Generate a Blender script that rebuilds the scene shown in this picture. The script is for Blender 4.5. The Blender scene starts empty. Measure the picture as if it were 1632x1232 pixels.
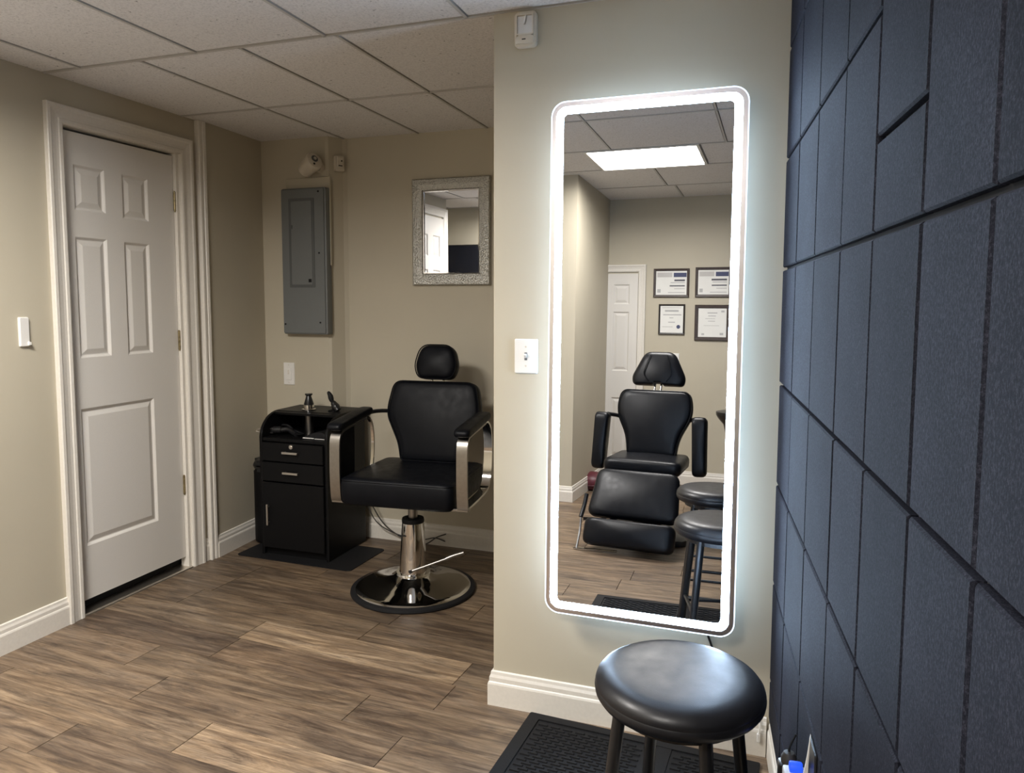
import bpy, bmesh, math, random
from mathutils import Vector, Matrix, Euler
PI = math.pi
C = bpy.context.scene.collection
SC = bpy.context.scene

# ------------------------------------------------------------------ camera, world, lights, exposure
cam_d = bpy.data.cameras.new('camera'); cam = bpy.data.objects.new('camera', cam_d); C.objects.link(cam)
F_PX, CY = 1185.45, 578.27
PITCH, ROLL, YAW, CAM_H = 0.0829, 0.0024, 0.331, 1.3293
cp, sp, cy_, sy = math.cos(PITCH), math.sin(PITCH), math.cos(YAW), math.sin(YAW)
Fv = Vector((-sy*cp, cy_*cp, -sp)); Rv = Vector((cy_, sy, 0)); Uv = Rv.cross(Fv)
cr, sr = math.cos(ROLL), math.sin(ROLL)
R2 = cr*Rv + sr*Uv; U2 = -sr*Rv + cr*Uv
mw = Matrix(((R2.x, U2.x, -Fv.x, 0), (R2.y, U2.y, -Fv.y, 0), (R2.z, U2.z, -Fv.z, CAM_H), (0, 0, 0, 1)))
cam.matrix_world = mw
cam_d.sensor_fit = 'HORIZONTAL'; cam_d.sensor_width = 36.0
cam_d.lens = F_PX/1632*36; cam_d.shift_y = (CY-616)/1632; cam_d.clip_start = 0.02
SC.camera = cam

w = bpy.data.worlds.new('world'); SC.world = w; w.use_nodes = True
w.node_tree.nodes['Background'].inputs[0].default_value = (0.6, 0.6, 0.62, 1)
w.node_tree.nodes['Background'].inputs[1].default_value = 0.05

SC.view_settings.view_transform = 'Standard'; SC.view_settings.look = 'None'
SC.view_settings.gamma = 1.0; SC.view_settings.use_curve_mapping = False
SC.view_settings.exposure = 0.4
TROFFER_GLOW = 6.0          # look of the lamp panels
TROFFER_COL = (1.0, 0.955, 0.90)
LAMP_W = (38.0, 49.0)       # rear lamp, lamp near the closet door
LAMP_SPREAD = math.radians(168)
LED_FRONT, LED_BACK = 50.0, 24.0
LED_COL, LED_BACK_COL = (0.55, 0.74, 1.0), (0.55, 0.74, 1.0)
def lamp(x0, y0, x1, y1, z, watts):
    d = bpy.data.lights.new('ceiling_lamp', 'AREA'); d.shape = 'RECTANGLE'; d.size = x1-x0-0.04; d.size_y = y1-y0-0.04
    d.energy = watts; d.color = TROFFER_COL; d.spread = LAMP_SPREAD
    o = bpy.data.objects.new('ceiling_lamp', d); C.objects.link(o); o.location = ((x0+x1)/2, (y0+y1)/2, z-0.002); return o
lamp(-1.215, -0.905, -0.49, -0.36, 2.41, LAMP_W[0])
lamp(-2.15, 0.65, -1.61, 1.25, 2.208, LAMP_W[1])

# ------------------------------------------------------------------ node helpers
def mat(name):
    m = bpy.data.materials.new(name); m.use_nodes = True
    nt = m.node_tree; b = nt.nodes['Principled BSDF']
    return m, nt, b
def N(nt, t, **kw):
    n = nt.nodes.new(t)
    for k, v in kw.items():
        if hasattr(n, k): setattr(n, k, v)
        else: n.inputs[k].default_value = v
    return n
def L(nt, a, b): nt.links.new(a, b)
def coords(nt, scale=(1, 1, 1), kind='Object'):
    tc = N(nt, 'ShaderNodeTexCoord'); mp = N(nt, 'ShaderNodeMapping')
    mp.inputs['Scale'].default_value = scale
    L(nt, tc.outputs[kind], mp.inputs['Vector']); return mp.outputs['Vector']
def wcoords(nt, scale=(1, 1, 1)):
    g = N(nt, 'ShaderNodeNewGeometry'); mp = N(nt, 'ShaderNodeMapping')
    mp.inputs['Scale'].default_value = scale
    L(nt, g.outputs['Position'], mp.inputs['Vector']); return mp.outputs['Vector']
def noise(nt, vec, scale, detail=4, rough=0.55):
    n = N(nt, 'ShaderNodeTexNoise'); n.inputs['Scale'].default_value = scale
    n.inputs['Detail'].default_value = detail; n.inputs['Roughness'].default_value = rough
    L(nt, vec, n.inputs['Vector']); return n
def ramp(nt, fac, stops):
    r = N(nt, 'ShaderNodeValToRGB'); e = r.color_ramp.elements
    while len(e) < len(stops): e.new(0.5)
    for i, (p, c) in enumerate(stops): e[i].position = p; e[i].color = (*c, 1)
    L(nt, fac, r.inputs['Fac']); return r
def bump(nt, b, h, strength, dist):
    bp = N(nt, 'ShaderNodeBump'); bp.inputs['Strength'].default_value = strength; bp.inputs['Distance'].default_value = dist
    L(nt, h, bp.inputs['Height']); L(nt, bp.outputs['Normal'], b.inputs['Normal'])
def simple(name, col, rough=0.5, metal=0.0, bscale=None, bstr=0.15, bdist=0.001, var=0.06, spec=None):
    m, nt, b = mat(name)
    b.inputs['Roughness'].default_value = rough; b.inputs['Metallic'].default_value = metal
    if spec is not None: b.inputs['Specular IOR Level'].default_value = spec
    v = wcoords(nt); n = noise(nt, v, bscale or 12, 3)
    lo = tuple(c*(1-var) for c in col); hi = tuple(min(1, c*(1+var)) for c in col)
    r = ramp(nt, n.outputs['Fac'], [(0.3, lo), (0.7, hi)])
    L(nt, r.outputs['Color'], b.inputs['Base Color'])
    if bscale: bump(nt, b, n.outputs['Fac'], bstr, bdist)
    return m
def emit(name, col, s):
    m, nt, b = mat(name)
    b.inputs['Base Color'].default_value = (0.8, 0.8, 0.8, 1)
    b.inputs['Emission Color'].default_value = (*col, 1); b.inputs['Emission Strength'].default_value = s
    return m

# ------------------------------------------------------------------ materials
M = {}
def make_paint(name, col):
    m, nt, b = mat(name); b.inputs['Roughness'].default_value = 0.62
    v = wcoords(nt); n1 = noise(nt, v, 1.7, 3); n2 = noise(nt, v, 240, 3, 0.6)
    r = ramp(nt, n1.outputs['Fac'], [(0.3, tuple(c*0.96 for c in col)), (0.7, tuple(c*1.04 for c in col))])
    L(nt, r.outputs['Color'], b.inputs['Base Color']); bump(nt, b, n2.outputs['Fac'], 0.12, 0.001)
    return m
M['wall'] = make_paint('beige_wall_paint', (0.50, 0.452, 0.350))
M['trim'] = simple('white_trim_paint', (0.74, 0.70, 0.63), 0.38, bscale=90, bstr=0.05, var=0.03)
M['door'] = simple('white_door_paint', (0.72, 0.69, 0.64), 0.42, bscale=300, bstr=0.05, var=0.02)
M['plastic'] = simple('white_plastic', (0.78, 0.76, 0.72), 0.35, var=0.02)
M['ivory'] = simple('ivory_plastic', (0.62, 0.56, 0.46), 0.4, var=0.03)
M['dark'] = simple('black_gap', (0.006, 0.006, 0.006), 0.9)
M['brass'] = simple('worn_brass', (0.30, 0.24, 0.13), 0.42, 0.8, bscale=60, var=0.4)
M['black'] = simple('black_lacquer_board', (0.004, 0.004, 0.0045), 0.42, bscale=160, bstr=0.05, var=0.15, spec=0.18)
M['blackmetal'] = simple('black_painted_metal', (0.012, 0.012, 0.013), 0.30, var=0.1)
M['rubber'] = simple('black_rubber', (0.008, 0.008, 0.009), 0.62, bscale=220, bstr=0.2, var=0.15, spec=0.25)
M['steel'] = simple('brushed_steel', (0.34, 0.318, 0.29), 0.32, 1.0, bscale=70, bstr=0.05, var=0.06)
M['satin'] = simple('satin_nickel', (0.66, 0.62, 0.56), 0.35, 1.0, var=0.05)
M['greypanel'] = simple('grey_panel_paint', (0.150, 0.158, 0.155), 0.45, bscale=200, bstr=0.06, var=0.04)
M['greydark'] = simple('dark_grey_panel_line', (0.095, 0.10, 0.098), 0.5, var=0.05)
M['frame'] = simple('dark_brown_frame_wood', (0.045, 0.028, 0.020), 0.4, bscale=50, var=0.25)
M['frameblack'] = simple('black_brown_frame_wood', (0.018, 0.013, 0.011), 0.4, bscale=50, var=0.25)
M['paper'] = simple('certificate_paper', (0.78, 0.77, 0.73), 0.7, var=0.02)
M['papergrey'] = simple('grey_print_band', (0.52, 0.50, 0.48), 0.7, var=0.05)
M['ink'] = simple('dark_print_ink', (0.09, 0.09, 0.11), 0.7, var=0.05)
M['inkblue'] = simple('navy_print_ink', (0.06, 0.07, 0.14), 0.7, var=0.05)
M['inklight'] = simple('faint_print_ink', (0.45, 0.45, 0.44), 0.7, var=0.05)
M['screen'] = simple('dark_screen', (0.004, 0.006, 0.013), 0.16, var=0.05)
M['red'] = simple('dark_red_vinyl', (0.11, 0.016, 0.026), 0.45, bscale=60, var=0.1)
M['blue'] = simple('blue_plastic', (0.02, 0.09, 0.55), 0.25, var=0.2)
M['cable'] = simple('grey_cable', (0.05, 0.045, 0.04), 0.5)
M['tbar'] = simple('ceiling_bar_paint', (0.52, 0.50, 0.47), 0.5, var=0.03)
m, nt, b = mat('chrome'); b.inputs['Base Color'].default_value = (0.72, 0.70, 0.67, 1); b.inputs['Metallic'].default_value = 1
nn = noise(nt, wcoords(nt), 40, 3); rr = ramp(nt, nn.outputs['Fac'], [(0.35, (0.04,)*3), (0.75, (0.10,)*3)])
L(nt, rr.outputs['Color'], b.inputs['Roughness']); M['chrome'] = m
m, nt, b = mat('mirror_silver'); b.inputs['Metallic'].default_value = 1
nn = noise(nt, coords(nt), 3, 2); rr = ramp(nt, nn.outputs['Fac'], [(0.3, (0.75, 0.765, 0.79)), (0.7, (0.77, 0.785, 0.81))])
L(nt, rr.outputs['Color'], b.inputs['Base Color']); b.inputs['Roughness'].default_value = 0.004; M['mirror'] = m
m, nt, b = mat('mirror_edge_glass'); b.inputs['Metallic'].default_value = 1
nn = noise(nt, coords(nt), 25, 2); rr = ramp(nt, nn.outputs['Fac'], [(0.3, (0.84, 0.80, 0.82)), (0.7, (0.90, 0.86, 0.87))])
L(nt, rr.outputs['Color'], b.inputs['Base Color']); b.inputs['Roughness'].default_value = 0.28; M['mirroredge'] = m
# leather
def leather(name, col, rough, bs=0.25, spec=0.38):
    m, nt, b = mat(name)
    v = wcoords(nt); vo = N(nt, 'ShaderNodeTexVoronoi'); vo.inputs['Scale'].default_value = 420; L(nt, v, vo.inputs['Vector'])
    n1 = noise(nt, v, 9, 4); n2 = noise(nt, v, 30, 3)
    r = ramp(nt, n1.outputs['Fac'], [(0.3, tuple(c*0.8 for c in col)), (0.7, tuple(c*1.25 for c in col))])
    L(nt, r.outputs['Color'], b.inputs['Base Color'])
    r2 = ramp(nt, n2.outputs['Fac'], [(0.3, (rough*0.88,)*3), (0.7, (rough*1.12,)*3)]); L(nt, r2.outputs['Color'], b.inputs['Roughness'])
    bump(nt, b, vo.outputs['Distance'], bs, 0.0006)
    b.inputs['Specular IOR Level'].default_value = spec
    return m
M['leather'] = leather('black_leather', (0.0035, 0.004, 0.0058), 0.44, 0.25, 0.14)
M['leather2'] = leather('black_leather_soft', (0.0045, 0.005, 0.0068), 0.36, 0.25, 0.24)
M['vinyl'] = leather('black_stool_vinyl', (0.011, 0.011, 0.013), 0.38, 0.10, 0.42)
# hammered silver frame
m, nt, b = mat('hammered_silver_frame'); b.inputs['Metallic'].default_value = 0.85; b.inputs['Roughness'].default_value = 0.36
v = coords(nt); vo = N(nt, 'ShaderNodeTexVoronoi'); vo.inputs['Scale'].default_value = 170; L(nt, v, vo.inputs['Vector'])
r = ramp(nt, vo.outputs['Distance'], [(0.0, (0.66, 0.65, 0.60)), (0.8, (0.40, 0.395, 0.365))]); L(nt, r.outputs['Color'], b.inputs['Base Color'])
bump(nt, b, vo.outputs['Distance'], 0.8, 0.003); M['silverframe'] = m
# ceiling tile
m, nt, b = mat('mineral_fibre_tile'); b.inputs['Roughness'].default_value = 0.9
v = wcoords(nt); n1 = noise(nt, v, 130, 4, 0.7); n2 = noise(nt, v, 70, 2, 0.5)
oi = N(nt, 'ShaderNodeObjectInfo')
r1 = ramp(nt, n1.outputs['Fac'], [(0.30, (0.60, 0.585, 0.58)), (0.5, (0.78, 0.76, 0.75)), (0.75, (0.86, 0.84, 0.83))])
r2 = ramp(nt, n2.outputs['Fac'], [(0.255, (0.25, 0.25, 0.25)), (0.31, (1, 1, 1))])
mx = N(nt, 'ShaderNodeMix', data_type='RGBA', blend_type='MULTIPLY'); mx.inputs[0].default_value = 0.8
L(nt, r1.outputs['Color'], mx.inputs[6]); L(nt, r2.outputs['Color'], mx.inputs[7])
rv = ramp(nt, oi.outputs['Random'], [(0, (0.95, 0.95, 0.95)), (1, (1.0, 1.0, 1.0))])
mx2 = N(nt, 'ShaderNodeMix', data_type='RGBA', blend_type='MULTIPLY'); mx2.inputs[0].default_value = 1
L(nt, mx.outputs[2], mx2.inputs[6]); L(nt, rv.outputs['Color'], mx2.inputs[7])
L(nt, mx2.outputs[2], b.inputs['Base Color']); bump(nt, b, n1.outputs['Fac'], 0.35, 0.002); M['ctile'] = m
# slate tile
m, nt, b = mat('dark_slate_tile')
v = wcoords(nt); oi = N(nt, 'ShaderNodeObjectInfo')
vs = wcoords(nt, (1, 1, 0.7)); n1 = noise(nt, vs, 330, 6, 0.8); n2 = noise(nt, v, 7, 4); n3 = noise(nt, v, 420, 2, 0.5)
r1 = ramp(nt, n1.outputs['Fac'], [(0.32, (0.0055, 0.006, 0.0095)), (0.50, (0.0135, 0.0145, 0.0215)), (0.66, (0.039, 0.041, 0.057))])
r2 = ramp(nt, n2.outputs['Fac'], [(0.3, (0.8, 0.8, 0.8)), (0.7, (1.15, 1.15, 1.15))])
mx = N(nt, 'ShaderNodeMix', data_type='RGBA', blend_type='MULTIPLY'); mx.inputs[0].default_value = 1
L(nt, r1.outputs['Color'], mx.inputs[6]); L(nt, r2.outputs['Color'], mx.inputs[7])
rv = ramp(nt, oi.outputs['Random'], [(0, (0.82, 0.82, 0.82)), (1, (1.12, 1.12, 1.12))])
mx2 = N(nt, 'ShaderNodeMix', data_type='RGBA', blend_type='MULTIPLY'); mx2.inputs[0].default_value = 1
L(nt, mx.outputs[2], mx2.inputs[6]); L(nt, rv.outputs['Color'], mx2.inputs[7]); L(nt, mx2.outputs[2], b.inputs['Base Color'])
b.inputs['Roughness'].default_value = 0.72; b.inputs['Specular IOR Level'].default_value = 0.06
ad = N(nt, 'ShaderNodeMath', operation='ADD'); L(nt, n1.outputs['Fac'], ad.inputs[0]); L(nt, n2.outputs['Fac'], ad.inputs[1])
bump(nt, b, ad.outputs[0], 0.22, 0.003); M['slate'] = m
M['grout'] = simple('dark_grout', (0.010, 0.010, 0.011), 0.9, var=0.1)
# plank
m, nt, b = mat('weathered_oak_plank')
tc = N(nt, 'ShaderNodeTexCoord'); oi = N(nt, 'ShaderNodeObjectInfo')
sc_ = N(nt, 'ShaderNodeVectorMath', operation='SCALE'); cb = N(nt, 'ShaderNodeCombineXYZ')
L(nt, oi.outputs['Random'], cb.inputs[0]); L(nt, oi.outputs['Random'], cb.inputs[1]); L(nt, cb.outputs[0], sc_.inputs[0]); sc_.inputs['Scale'].default_value = 37.0
av = N(nt, 'ShaderNodeVectorMath', operation='ADD'); L(nt, tc.outputs['Object'], av.inputs[0]); L(nt, sc_.outputs[0], av.inputs[1])
def stretch(s):
    mp = N(nt, 'ShaderNodeMapping'); mp.inputs['Scale'].default_value = s; L(nt, av.outputs[0], mp.inputs['Vector']); return mp.outputs['Vector']
g1 = noise(nt, stretch((2.6, 34, 1)), 1.0, 8, 0.68); g1.inputs['Distortion'].default_value = 0.9
g2 = noise(nt, stretch((11, 230, 1)), 1.0, 4, 0.65)
g3 = noise(nt, stretch((2.4, 11, 1)), 1.0, 7, 0.68); g3.inputs['Distortion'].default_value = 1.6
g4 = noise(nt, stretch((14, 60, 1)), 1.0, 5, 0.75)
c1 = ramp(nt, g1.outputs['Fac'], [(0.27, (0.062, 0.043, 0.030)), (0.44, (0.150, 0.112, 0.078)), (0.58, (0.235, 0.185, 0.134)), (0.76, (0.34, 0.285, 0.215))])
c3 = ramp(nt, g3.outputs['Fac'], [(0.30, (0.40, 0.37, 0.36)), (0.43, (0.78, 0.76, 0.76)), (0.55, (1.05, 1.0, 0.94)), (0.70, (1.38, 1.33, 1.24))])
mx = N(nt, 'ShaderNodeMix', data_type='RGBA', blend_type='MULTIPLY'); mx.inputs[0].default_value = 1.0
L(nt, c1.outputs['Color'], mx.inputs[6]); L(nt, c3.outputs['Color'], mx.inputs[7])
c2 = ramp(nt, g2.outputs['Fac'], [(0.32, (0.55, 0.53, 0.52)), (0.5, (1.0, 1.0, 1.0)), (0.66, (1.18, 1.17, 1.16))])
mxb = N(nt, 'ShaderNodeMix', data_type='RGBA', blend_type='MULTIPLY'); mxb.inputs[0].default_value = 0.7
L(nt, mx.outputs[2], mxb.inputs[6]); L(nt, c2.outputs['Color'], mxb.inputs[7])
c4 = ramp(nt, g4.outputs['Fac'], [(0.72, (0, 0, 0)), (0.80, (1, 1, 1))])
mxs = N(nt, 'ShaderNodeMix', data_type='RGBA'); L(nt, c4.outputs['Color'], mxs.inputs[0])
mxs.inputs[7].default_value = (0.46, 0.40, 0.32, 1); L(nt, mxb.outputs[2], mxs.inputs[6])
mxc = N(nt, 'ShaderNodeMix', data_type='RGBA', blend_type='MULTIPLY'); mxc.inputs[0].default_value = 1
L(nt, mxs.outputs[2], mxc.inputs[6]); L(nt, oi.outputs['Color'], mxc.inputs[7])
L(nt, mxc.outputs[2], b.inputs['Base Color'])
rr = ramp(nt, g1.outputs['Fac'], [(0.3, (0.52,)*3), (0.7, (0.40,)*3)]); L(nt, rr.outputs['Color'], b.inputs['Roughness'])
bump(nt, b, g2.outputs['Fac'], 0.18, 0.001); M['plank'] = m
M['lamp'] = emit('lamp_diffuser', TROFFER_COL, TROFFER_GLOW)
M['ledfront'] = emit('led_band', LED_COL, LED_FRONT)
M['ledback'] = emit('led_backlight', LED_BACK_COL, LED_BACK)
M['ledrim'] = emit('led_glass_rim', LED_COL, 1.6)
M['blueglow'] = emit('blue_indicator', (0.02, 0.10, 1.0), 0.6)
M['blueglow'].node_tree.nodes['Principled BSDF'].inputs['Base Color'].default_value = (0.01, 0.06, 0.45, 1)

# ------------------------------------------------------------------ mesh helpers
def obj(name, bm, m, parent=None, smooth=False, matrix=None):
    if matrix is not None: bmesh.ops.transform(bm, matrix=matrix, verts=bm.verts)
    bmesh.ops.recalc_face_normals(bm, faces=bm.faces)
    me = bpy.data.meshes.new(name); bm.to_mesh(me); bm.free()
    ms = m if isinstance(m, (list, tuple)) else [m]
    for x in ms: me.materials.append(M[x] if isinstance(x, str) else x)
    if smooth:
        for p in me.polygons: p.use_smooth = True
        if smooth != 'all':
            try: me.set_sharp_from_angle(angle=math.radians(40))
            except Exception: pass
    o = bpy.data.objects.new(name, me); C.objects.link(o)
    if parent: o.parent = parent
    return o
def thing(name, label, cat, loc=(0, 0, 0), rz=0.0, group=None, rot=None):
    o = bpy.data.objects.new(name, None); C.objects.link(o); o.location = loc
    o.rotation_euler = rot if rot else (0, 0, rz); o.empty_display_size = 0.1
    o['label'] = label; o['category'] = cat
    if group: o['group'] = group
    return o
def tag(o, label, cat, group=None):
    o['label'] = label; o['category'] = cat
    if group: o['group'] = group
    return o
def struct(o): o['kind'] = 'structure'; return o
def B(): return bmesh.new()
def box(bm, x0, y0, z0, x1, y1, z1, bev=0.0, seg=1):
    vs = [bm.verts.new(p) for p in ((x0,y0,z0),(x1,y0,z0),(x1,y1,z0),(x0,y1,z0),(x0,y0,z1),(x1,y0,z1),(x1,y1,z1),(x0,y1,z1))]
    fs = [bm.faces.new([vs[i] for i in f]) for f in ((0,3,2,1),(4,5,6,7),(0,1,5,4),(1,2,6,5),(2,3,7,6),(3,0,4,7))]
    if bev > 0:
        es = list({e for f in fs for e in f.edges})
        bmesh.ops.bevel(bm, geom=es, offset=bev, segments=seg, profile=0.5, affect='EDGES')
    return bm
def boxm(name, m, parent, x0, y0, z0, x1, y1, z1, bev=0.0, seg=1, smooth=False):
    return obj(name, box(B(), x0, y0, z0, x1, y1, z1, bev, seg), m, parent, smooth)
def ring(bm, c, u, v, r, seg, r2=None):
    r2 = r if r2 is None else r2
    return [bm.verts.new(c + u*math.cos(2*PI*i/seg)*r + v*math.sin(2*PI*i/seg)*r2) for i in range(seg)]
def bridge(bm, a, b):
    n = len(a)
    for i in range(n): bm.faces.new((a[i], a[(i+1) % n], b[(i+1) % n], b[i]))
def frame_of(d):
    d = d.normalized(); up = Vector((0, 0, 1)) if abs(d.z) < 0.95 else Vector((1, 0, 0))
    u = d.cross(up).normalized(); return u, u.cross(d).normalized()
def cyl(bm, p0, p1, r0, r1=None, seg=20, caps=True):
    r1 = r0 if r1 is None else r1
    p0, p1 = Vector(p0), Vector(p1); u, v = frame_of(p1-p0)
    a = ring(bm, p0, u, v, r0, seg); b = ring(bm, p1, u, v, r1, seg); bridge(bm, a, b)
    if caps: bm.faces.new(a[::-1]); bm.faces.new(b)
    return bm
def smoothpath(pts, n=6):
    pts = [Vector(p) for p in pts]; out = []
    for i in range(len(pts)-1):
        p0 = pts[max(i-1, 0)]; p1 = pts[i]; p2 = pts[i+1]; p3 = pts[min(i+2, len(pts)-1)]
        for k in range(n):
            t = k/n
            out.append(0.5*((2*p1) + (p2-p0)*t + (2*p0-5*p1+4*p2-p3)*t*t + (3*p1-p0-3*p2+p3)*t**3))
    out.append(pts[-1]); return out
def tube(bm, pts, r, seg=10, closed=False):
    pts = [Vector(p) for p in pts]; rings = []
    n = len(pts); u = None
    for i, p in enumerate(pts):
        d = (pts[(i+1) % n]-pts[i-1]) if closed else (pts[min(i+1, n-1)]-pts[max(i-1, 0)])
        d.normalize()
        if u is None: u, v = frame_of(d)
        else:
            u = (u - d*u.dot(d)).normalized(); v = u.cross(d).normalized()
        rr = r[i] if isinstance(r, (list, tuple)) else r
        rings.append(ring(bm, p, u, v, rr, seg))
    for i in range(n-1): bridge(bm, rings[i], rings[i+1])
    if closed: bridge(bm, rings[-1], rings[0])
    else: bm.faces.new(rings[0][::-1]); bm.faces.new(rings[-1])
    return bm
def strap(bm, pts, side, w_, t_):
    """flat bar of width w_ (along side) and thickness t_ following pts"""
    pts = [Vector(p) for p in pts]; side = Vector(side).normalized(); rs = []
    for i, p in enumerate(pts):
        d = (pts[min(i+1, len(pts)-1)]-pts[max(i-1, 0)]).normalized(); nrm = side.cross(d).normalized()
        rs.append([bm.verts.new(p + side*a*w_/2 + nrm*c*t_/2) for a, c in ((-1,-1),(1,-1),(1,1),(-1,1))])
    for a, b in zip(rs, rs[1:]): bridge(bm, a, b)
    bm.faces.new(rs[0][::-1]); bm.faces.new(rs[-1]); return bm
def lathe(bm, prof, seg=40, c=(0, 0, 0)):
    c = Vector(c); rs = []
    for r, z in prof:
        if r < 1e-5: rs.append([bm.verts.new(c+Vector((0, 0, z)))])
        else: rs.append(ring(bm, c+Vector((0, 0, z)), Vector((1, 0, 0)), Vector((0, 1, 0)), r, seg))
    for a, b in zip(rs, rs[1:]):
        if len(a) == 1 and len(b) == 1: continue
        if len(a) == 1:
            for i in range(seg): bm.faces.new((a[0], b[(i+1) % seg], b[i]))
        elif len(b) == 1:
            for i in range(seg): bm.faces.new((a[i], a[(i+1) % seg], b[0]))
        else: bridge(bm, a, b)
    if len(rs[0]) > 1: bm.faces.new(rs[0][::-1])
    if len(rs[-1]) > 1: bm.faces.new(rs[-1])
    return bm
def rrect(hw, hh, r, n=6, cx=0, cy=0):
    out = []
    for sx, sy_, a0 in ((1,1,0),(-1,1,90),(-1,-1,180),(1,-1,270)):
        for i in range(n+1):
            a = math.radians(a0+90*i/n); out.append((cx+sx*(hw-r)+r*math.cos(a), cy+sy_*(hh-r)+r*math.sin(a)))
    return out
def prism(bm, poly, y0, y1, plane='xz', bev=0.0, seg=1):
    def P(p, t): return {'xz': (p[0], t, p[1]), 'xy': (p[0], p[1], t), 'yz': (t, p[0], p[1])}[plane]
    a = [bm.verts.new(P(p, y0)) for p in poly]; b = [bm.verts.new(P(p, y1)) for p in poly]
    bridge(bm, a, b); f0 = bm.faces.new(a[::-1]); f1 = bm.faces.new(b)
    if bev > 0: bmesh.ops.bevel(bm, geom=list(f0.edges)+list(f1.edges), offset=bev, segments=seg, profile=0.5, affect='EDGES')
    return bm
def ringprism(bm, outer, inner, y0, y1, plane='xz'):
    def P(p, t): return {'xz': (p[0], t, p[1]), 'xy': (p[0], p[1], t)}[plane]
    oa = [bm.verts.new(P(p, y0)) for p in outer]; ia = [bm.verts.new(P(p, y0)) for p in inner]
    ob = [bm.verts.new(P(p, y1)) for p in outer]; ib = [bm.verts.new(P(p, y1)) for p in inner]
    bridge(bm, oa, ia); bridge(bm, ob, ib); bridge(bm, oa, ob); bridge(bm, ia, ib); return bm
def resample(poly, per=4):
    out = []
    n = len(poly)
    for i in range(n):
        p, q = Vector(poly[i]), Vector(poly[(i+1) % n])
        k = max(1, int((q-p).length/0.03))
        for j in range(k): out.append(tuple(p+(q-p)*(j/k)))
    return out
def roundpoly(pts, r, n=5):
    """round the corners of a 2-D polygon"""
    out = []; k = len(pts)
    for i in range(k):
        p0, p1, p2 = Vector(pts[i-1]), Vector(pts[i]), Vector(pts[(i+1) % k])
        rr = r[i] if isinstance(r, (list, tuple)) else r
        d0 = (p0-p1); d1 = (p2-p1); a = min(rr, d0.length*0.48, d1.length*0.48)
        s, e = p1+d0.normalized()*a, p1+d1.normalized()*a
        for j in range(n+1):
            t = j/n; out.append(tuple((1-t)**2*s + 2*t*(1-t)*p1 + t*t*e))
    return out
def pad(bm, outline, th, crown=0.012, rim=0.02, plane='xz', dish=0.0, back=0.3):
    """upholstered pad: outline in a plane, rounded rim, crowned front. front is -Y ('xz') or +Z ('xy')"""
    cx = sum(p[0] for p in outline)/len(outline); cy = sum(p[1] for p in outline)/len(outline)
    size = sum(math.hypot(p[0]-cx, p[1]-cy) for p in outline)/len(outline)
    k = rim/size
    prof = [(0.0, -th/2-crown*back), (0.5, -th/2-crown*back*0.8), (1-k, -th/2), (1-0.45*k, -th/2+0.16*rim*min(1, th/rim/2)), (1-0.1*k, -th/2+0.5*min(rim, th/2)), (1, -th*0.05),
            (1-0.02*k, th/2-0.85*min(rim, th/2)), (1-0.3*k, th/2-0.28*min(rim, th/2)), (1-0.72*k, th/2-0.05*rim)] + [((1-0.72*k)*f, th/2-0.05*rim*f*f+crown*(1-f*f)**1.2) for f in (0.86, 0.7, 0.5, 0.3, 0.12, 0.0)]
    ex = max(abs(p[0]-cx) for p in outline); ey = max(abs(p[1]-cy) for p in outline); kin = 1-0.72*k
    rs = []
    for i_, (s, d0) in enumerate(prof):
        inner = i_ > 7
        def P(x, y):
            d = d0
            if inner:
                qx, qy = min(1, abs(x-cx)/(ex*kin)), min(1, abs(y-cy)/(ey*kin))
                d = th/2-0.05*rim*(s/kin)**2 + crown*(1-qx*qx)*(1-qy*qy)
            return (x, -d, y) if plane == 'xz' else (x, y, d)
        if s == 0: rs.append([bm.verts.new(P(cx, cy))])
        else: rs.append([bm.verts.new(P(cx+(p[0]-cx)*s, cy+(p[1]-cy)*s)) for p in outline])
    n = len(outline)
    for a, b in zip(rs, rs[1:]):
        if len(a) == 1:
            for i in range(n): bm.faces.new((a[0], b[(i+1) % n], b[i]))
        elif len(b) == 1:
            for i in range(n): bm.faces.new((a[i], a[(i+1) % n], b[0]))
        else: bridge(bm, a, b)
    return bm
def piping(bm, outline, r, d, s=1.0, plane='xz'):
    cx = sum(p[0] for p in outline)/len(outline); cy = sum(p[1] for p in outline)/len(outline)
    pts = [(cx+(p[0]-cx)*s, d, cy+(p[1]-cy)*s) if plane == 'xz' else (cx+(p[0]-cx)*s, cy+(p[1]-cy)*s, d) for p in outline]
    return tube(bm, pts, r, 6, closed=True)
def T(x=0, y=0, z=0, rx=0, ry=0, rz=0):
    return Matrix.Translation((x, y, z)) @ Euler((rx, ry, rz)).to_matrix().to_4x4()
def dup(root, loc, rz, label, group=None):
    r = root.copy(); C.objects.link(r); r.location = loc; r.rotation_euler = (0, 0, rz); r['label'] = label
    if group: r['group'] = group
    for ch in list(root.children):
        c = ch.copy(); C.objects.link(c); c.parent = r
        for g in ch.children:
            d = g.copy(); C.objects.link(d); d.parent = c
    return r

# ------------------------------------------------------------------ room dimensions
YM, XW = 2.218, -0.825            # lit mirror's wall: plane and free end
LX = -2.69                        # left wall
ZC, ZH = 2.208, 2.41              # lower and higher ceiling
YB = 3.63                         # alcove back wall
SA, SX = -0.0885, 0.0345          # slate wall: slope dx/dy, x at YM
def sx(y): return SX + SA*(y-YM)
YR = -2.05                        # rear wall

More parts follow.
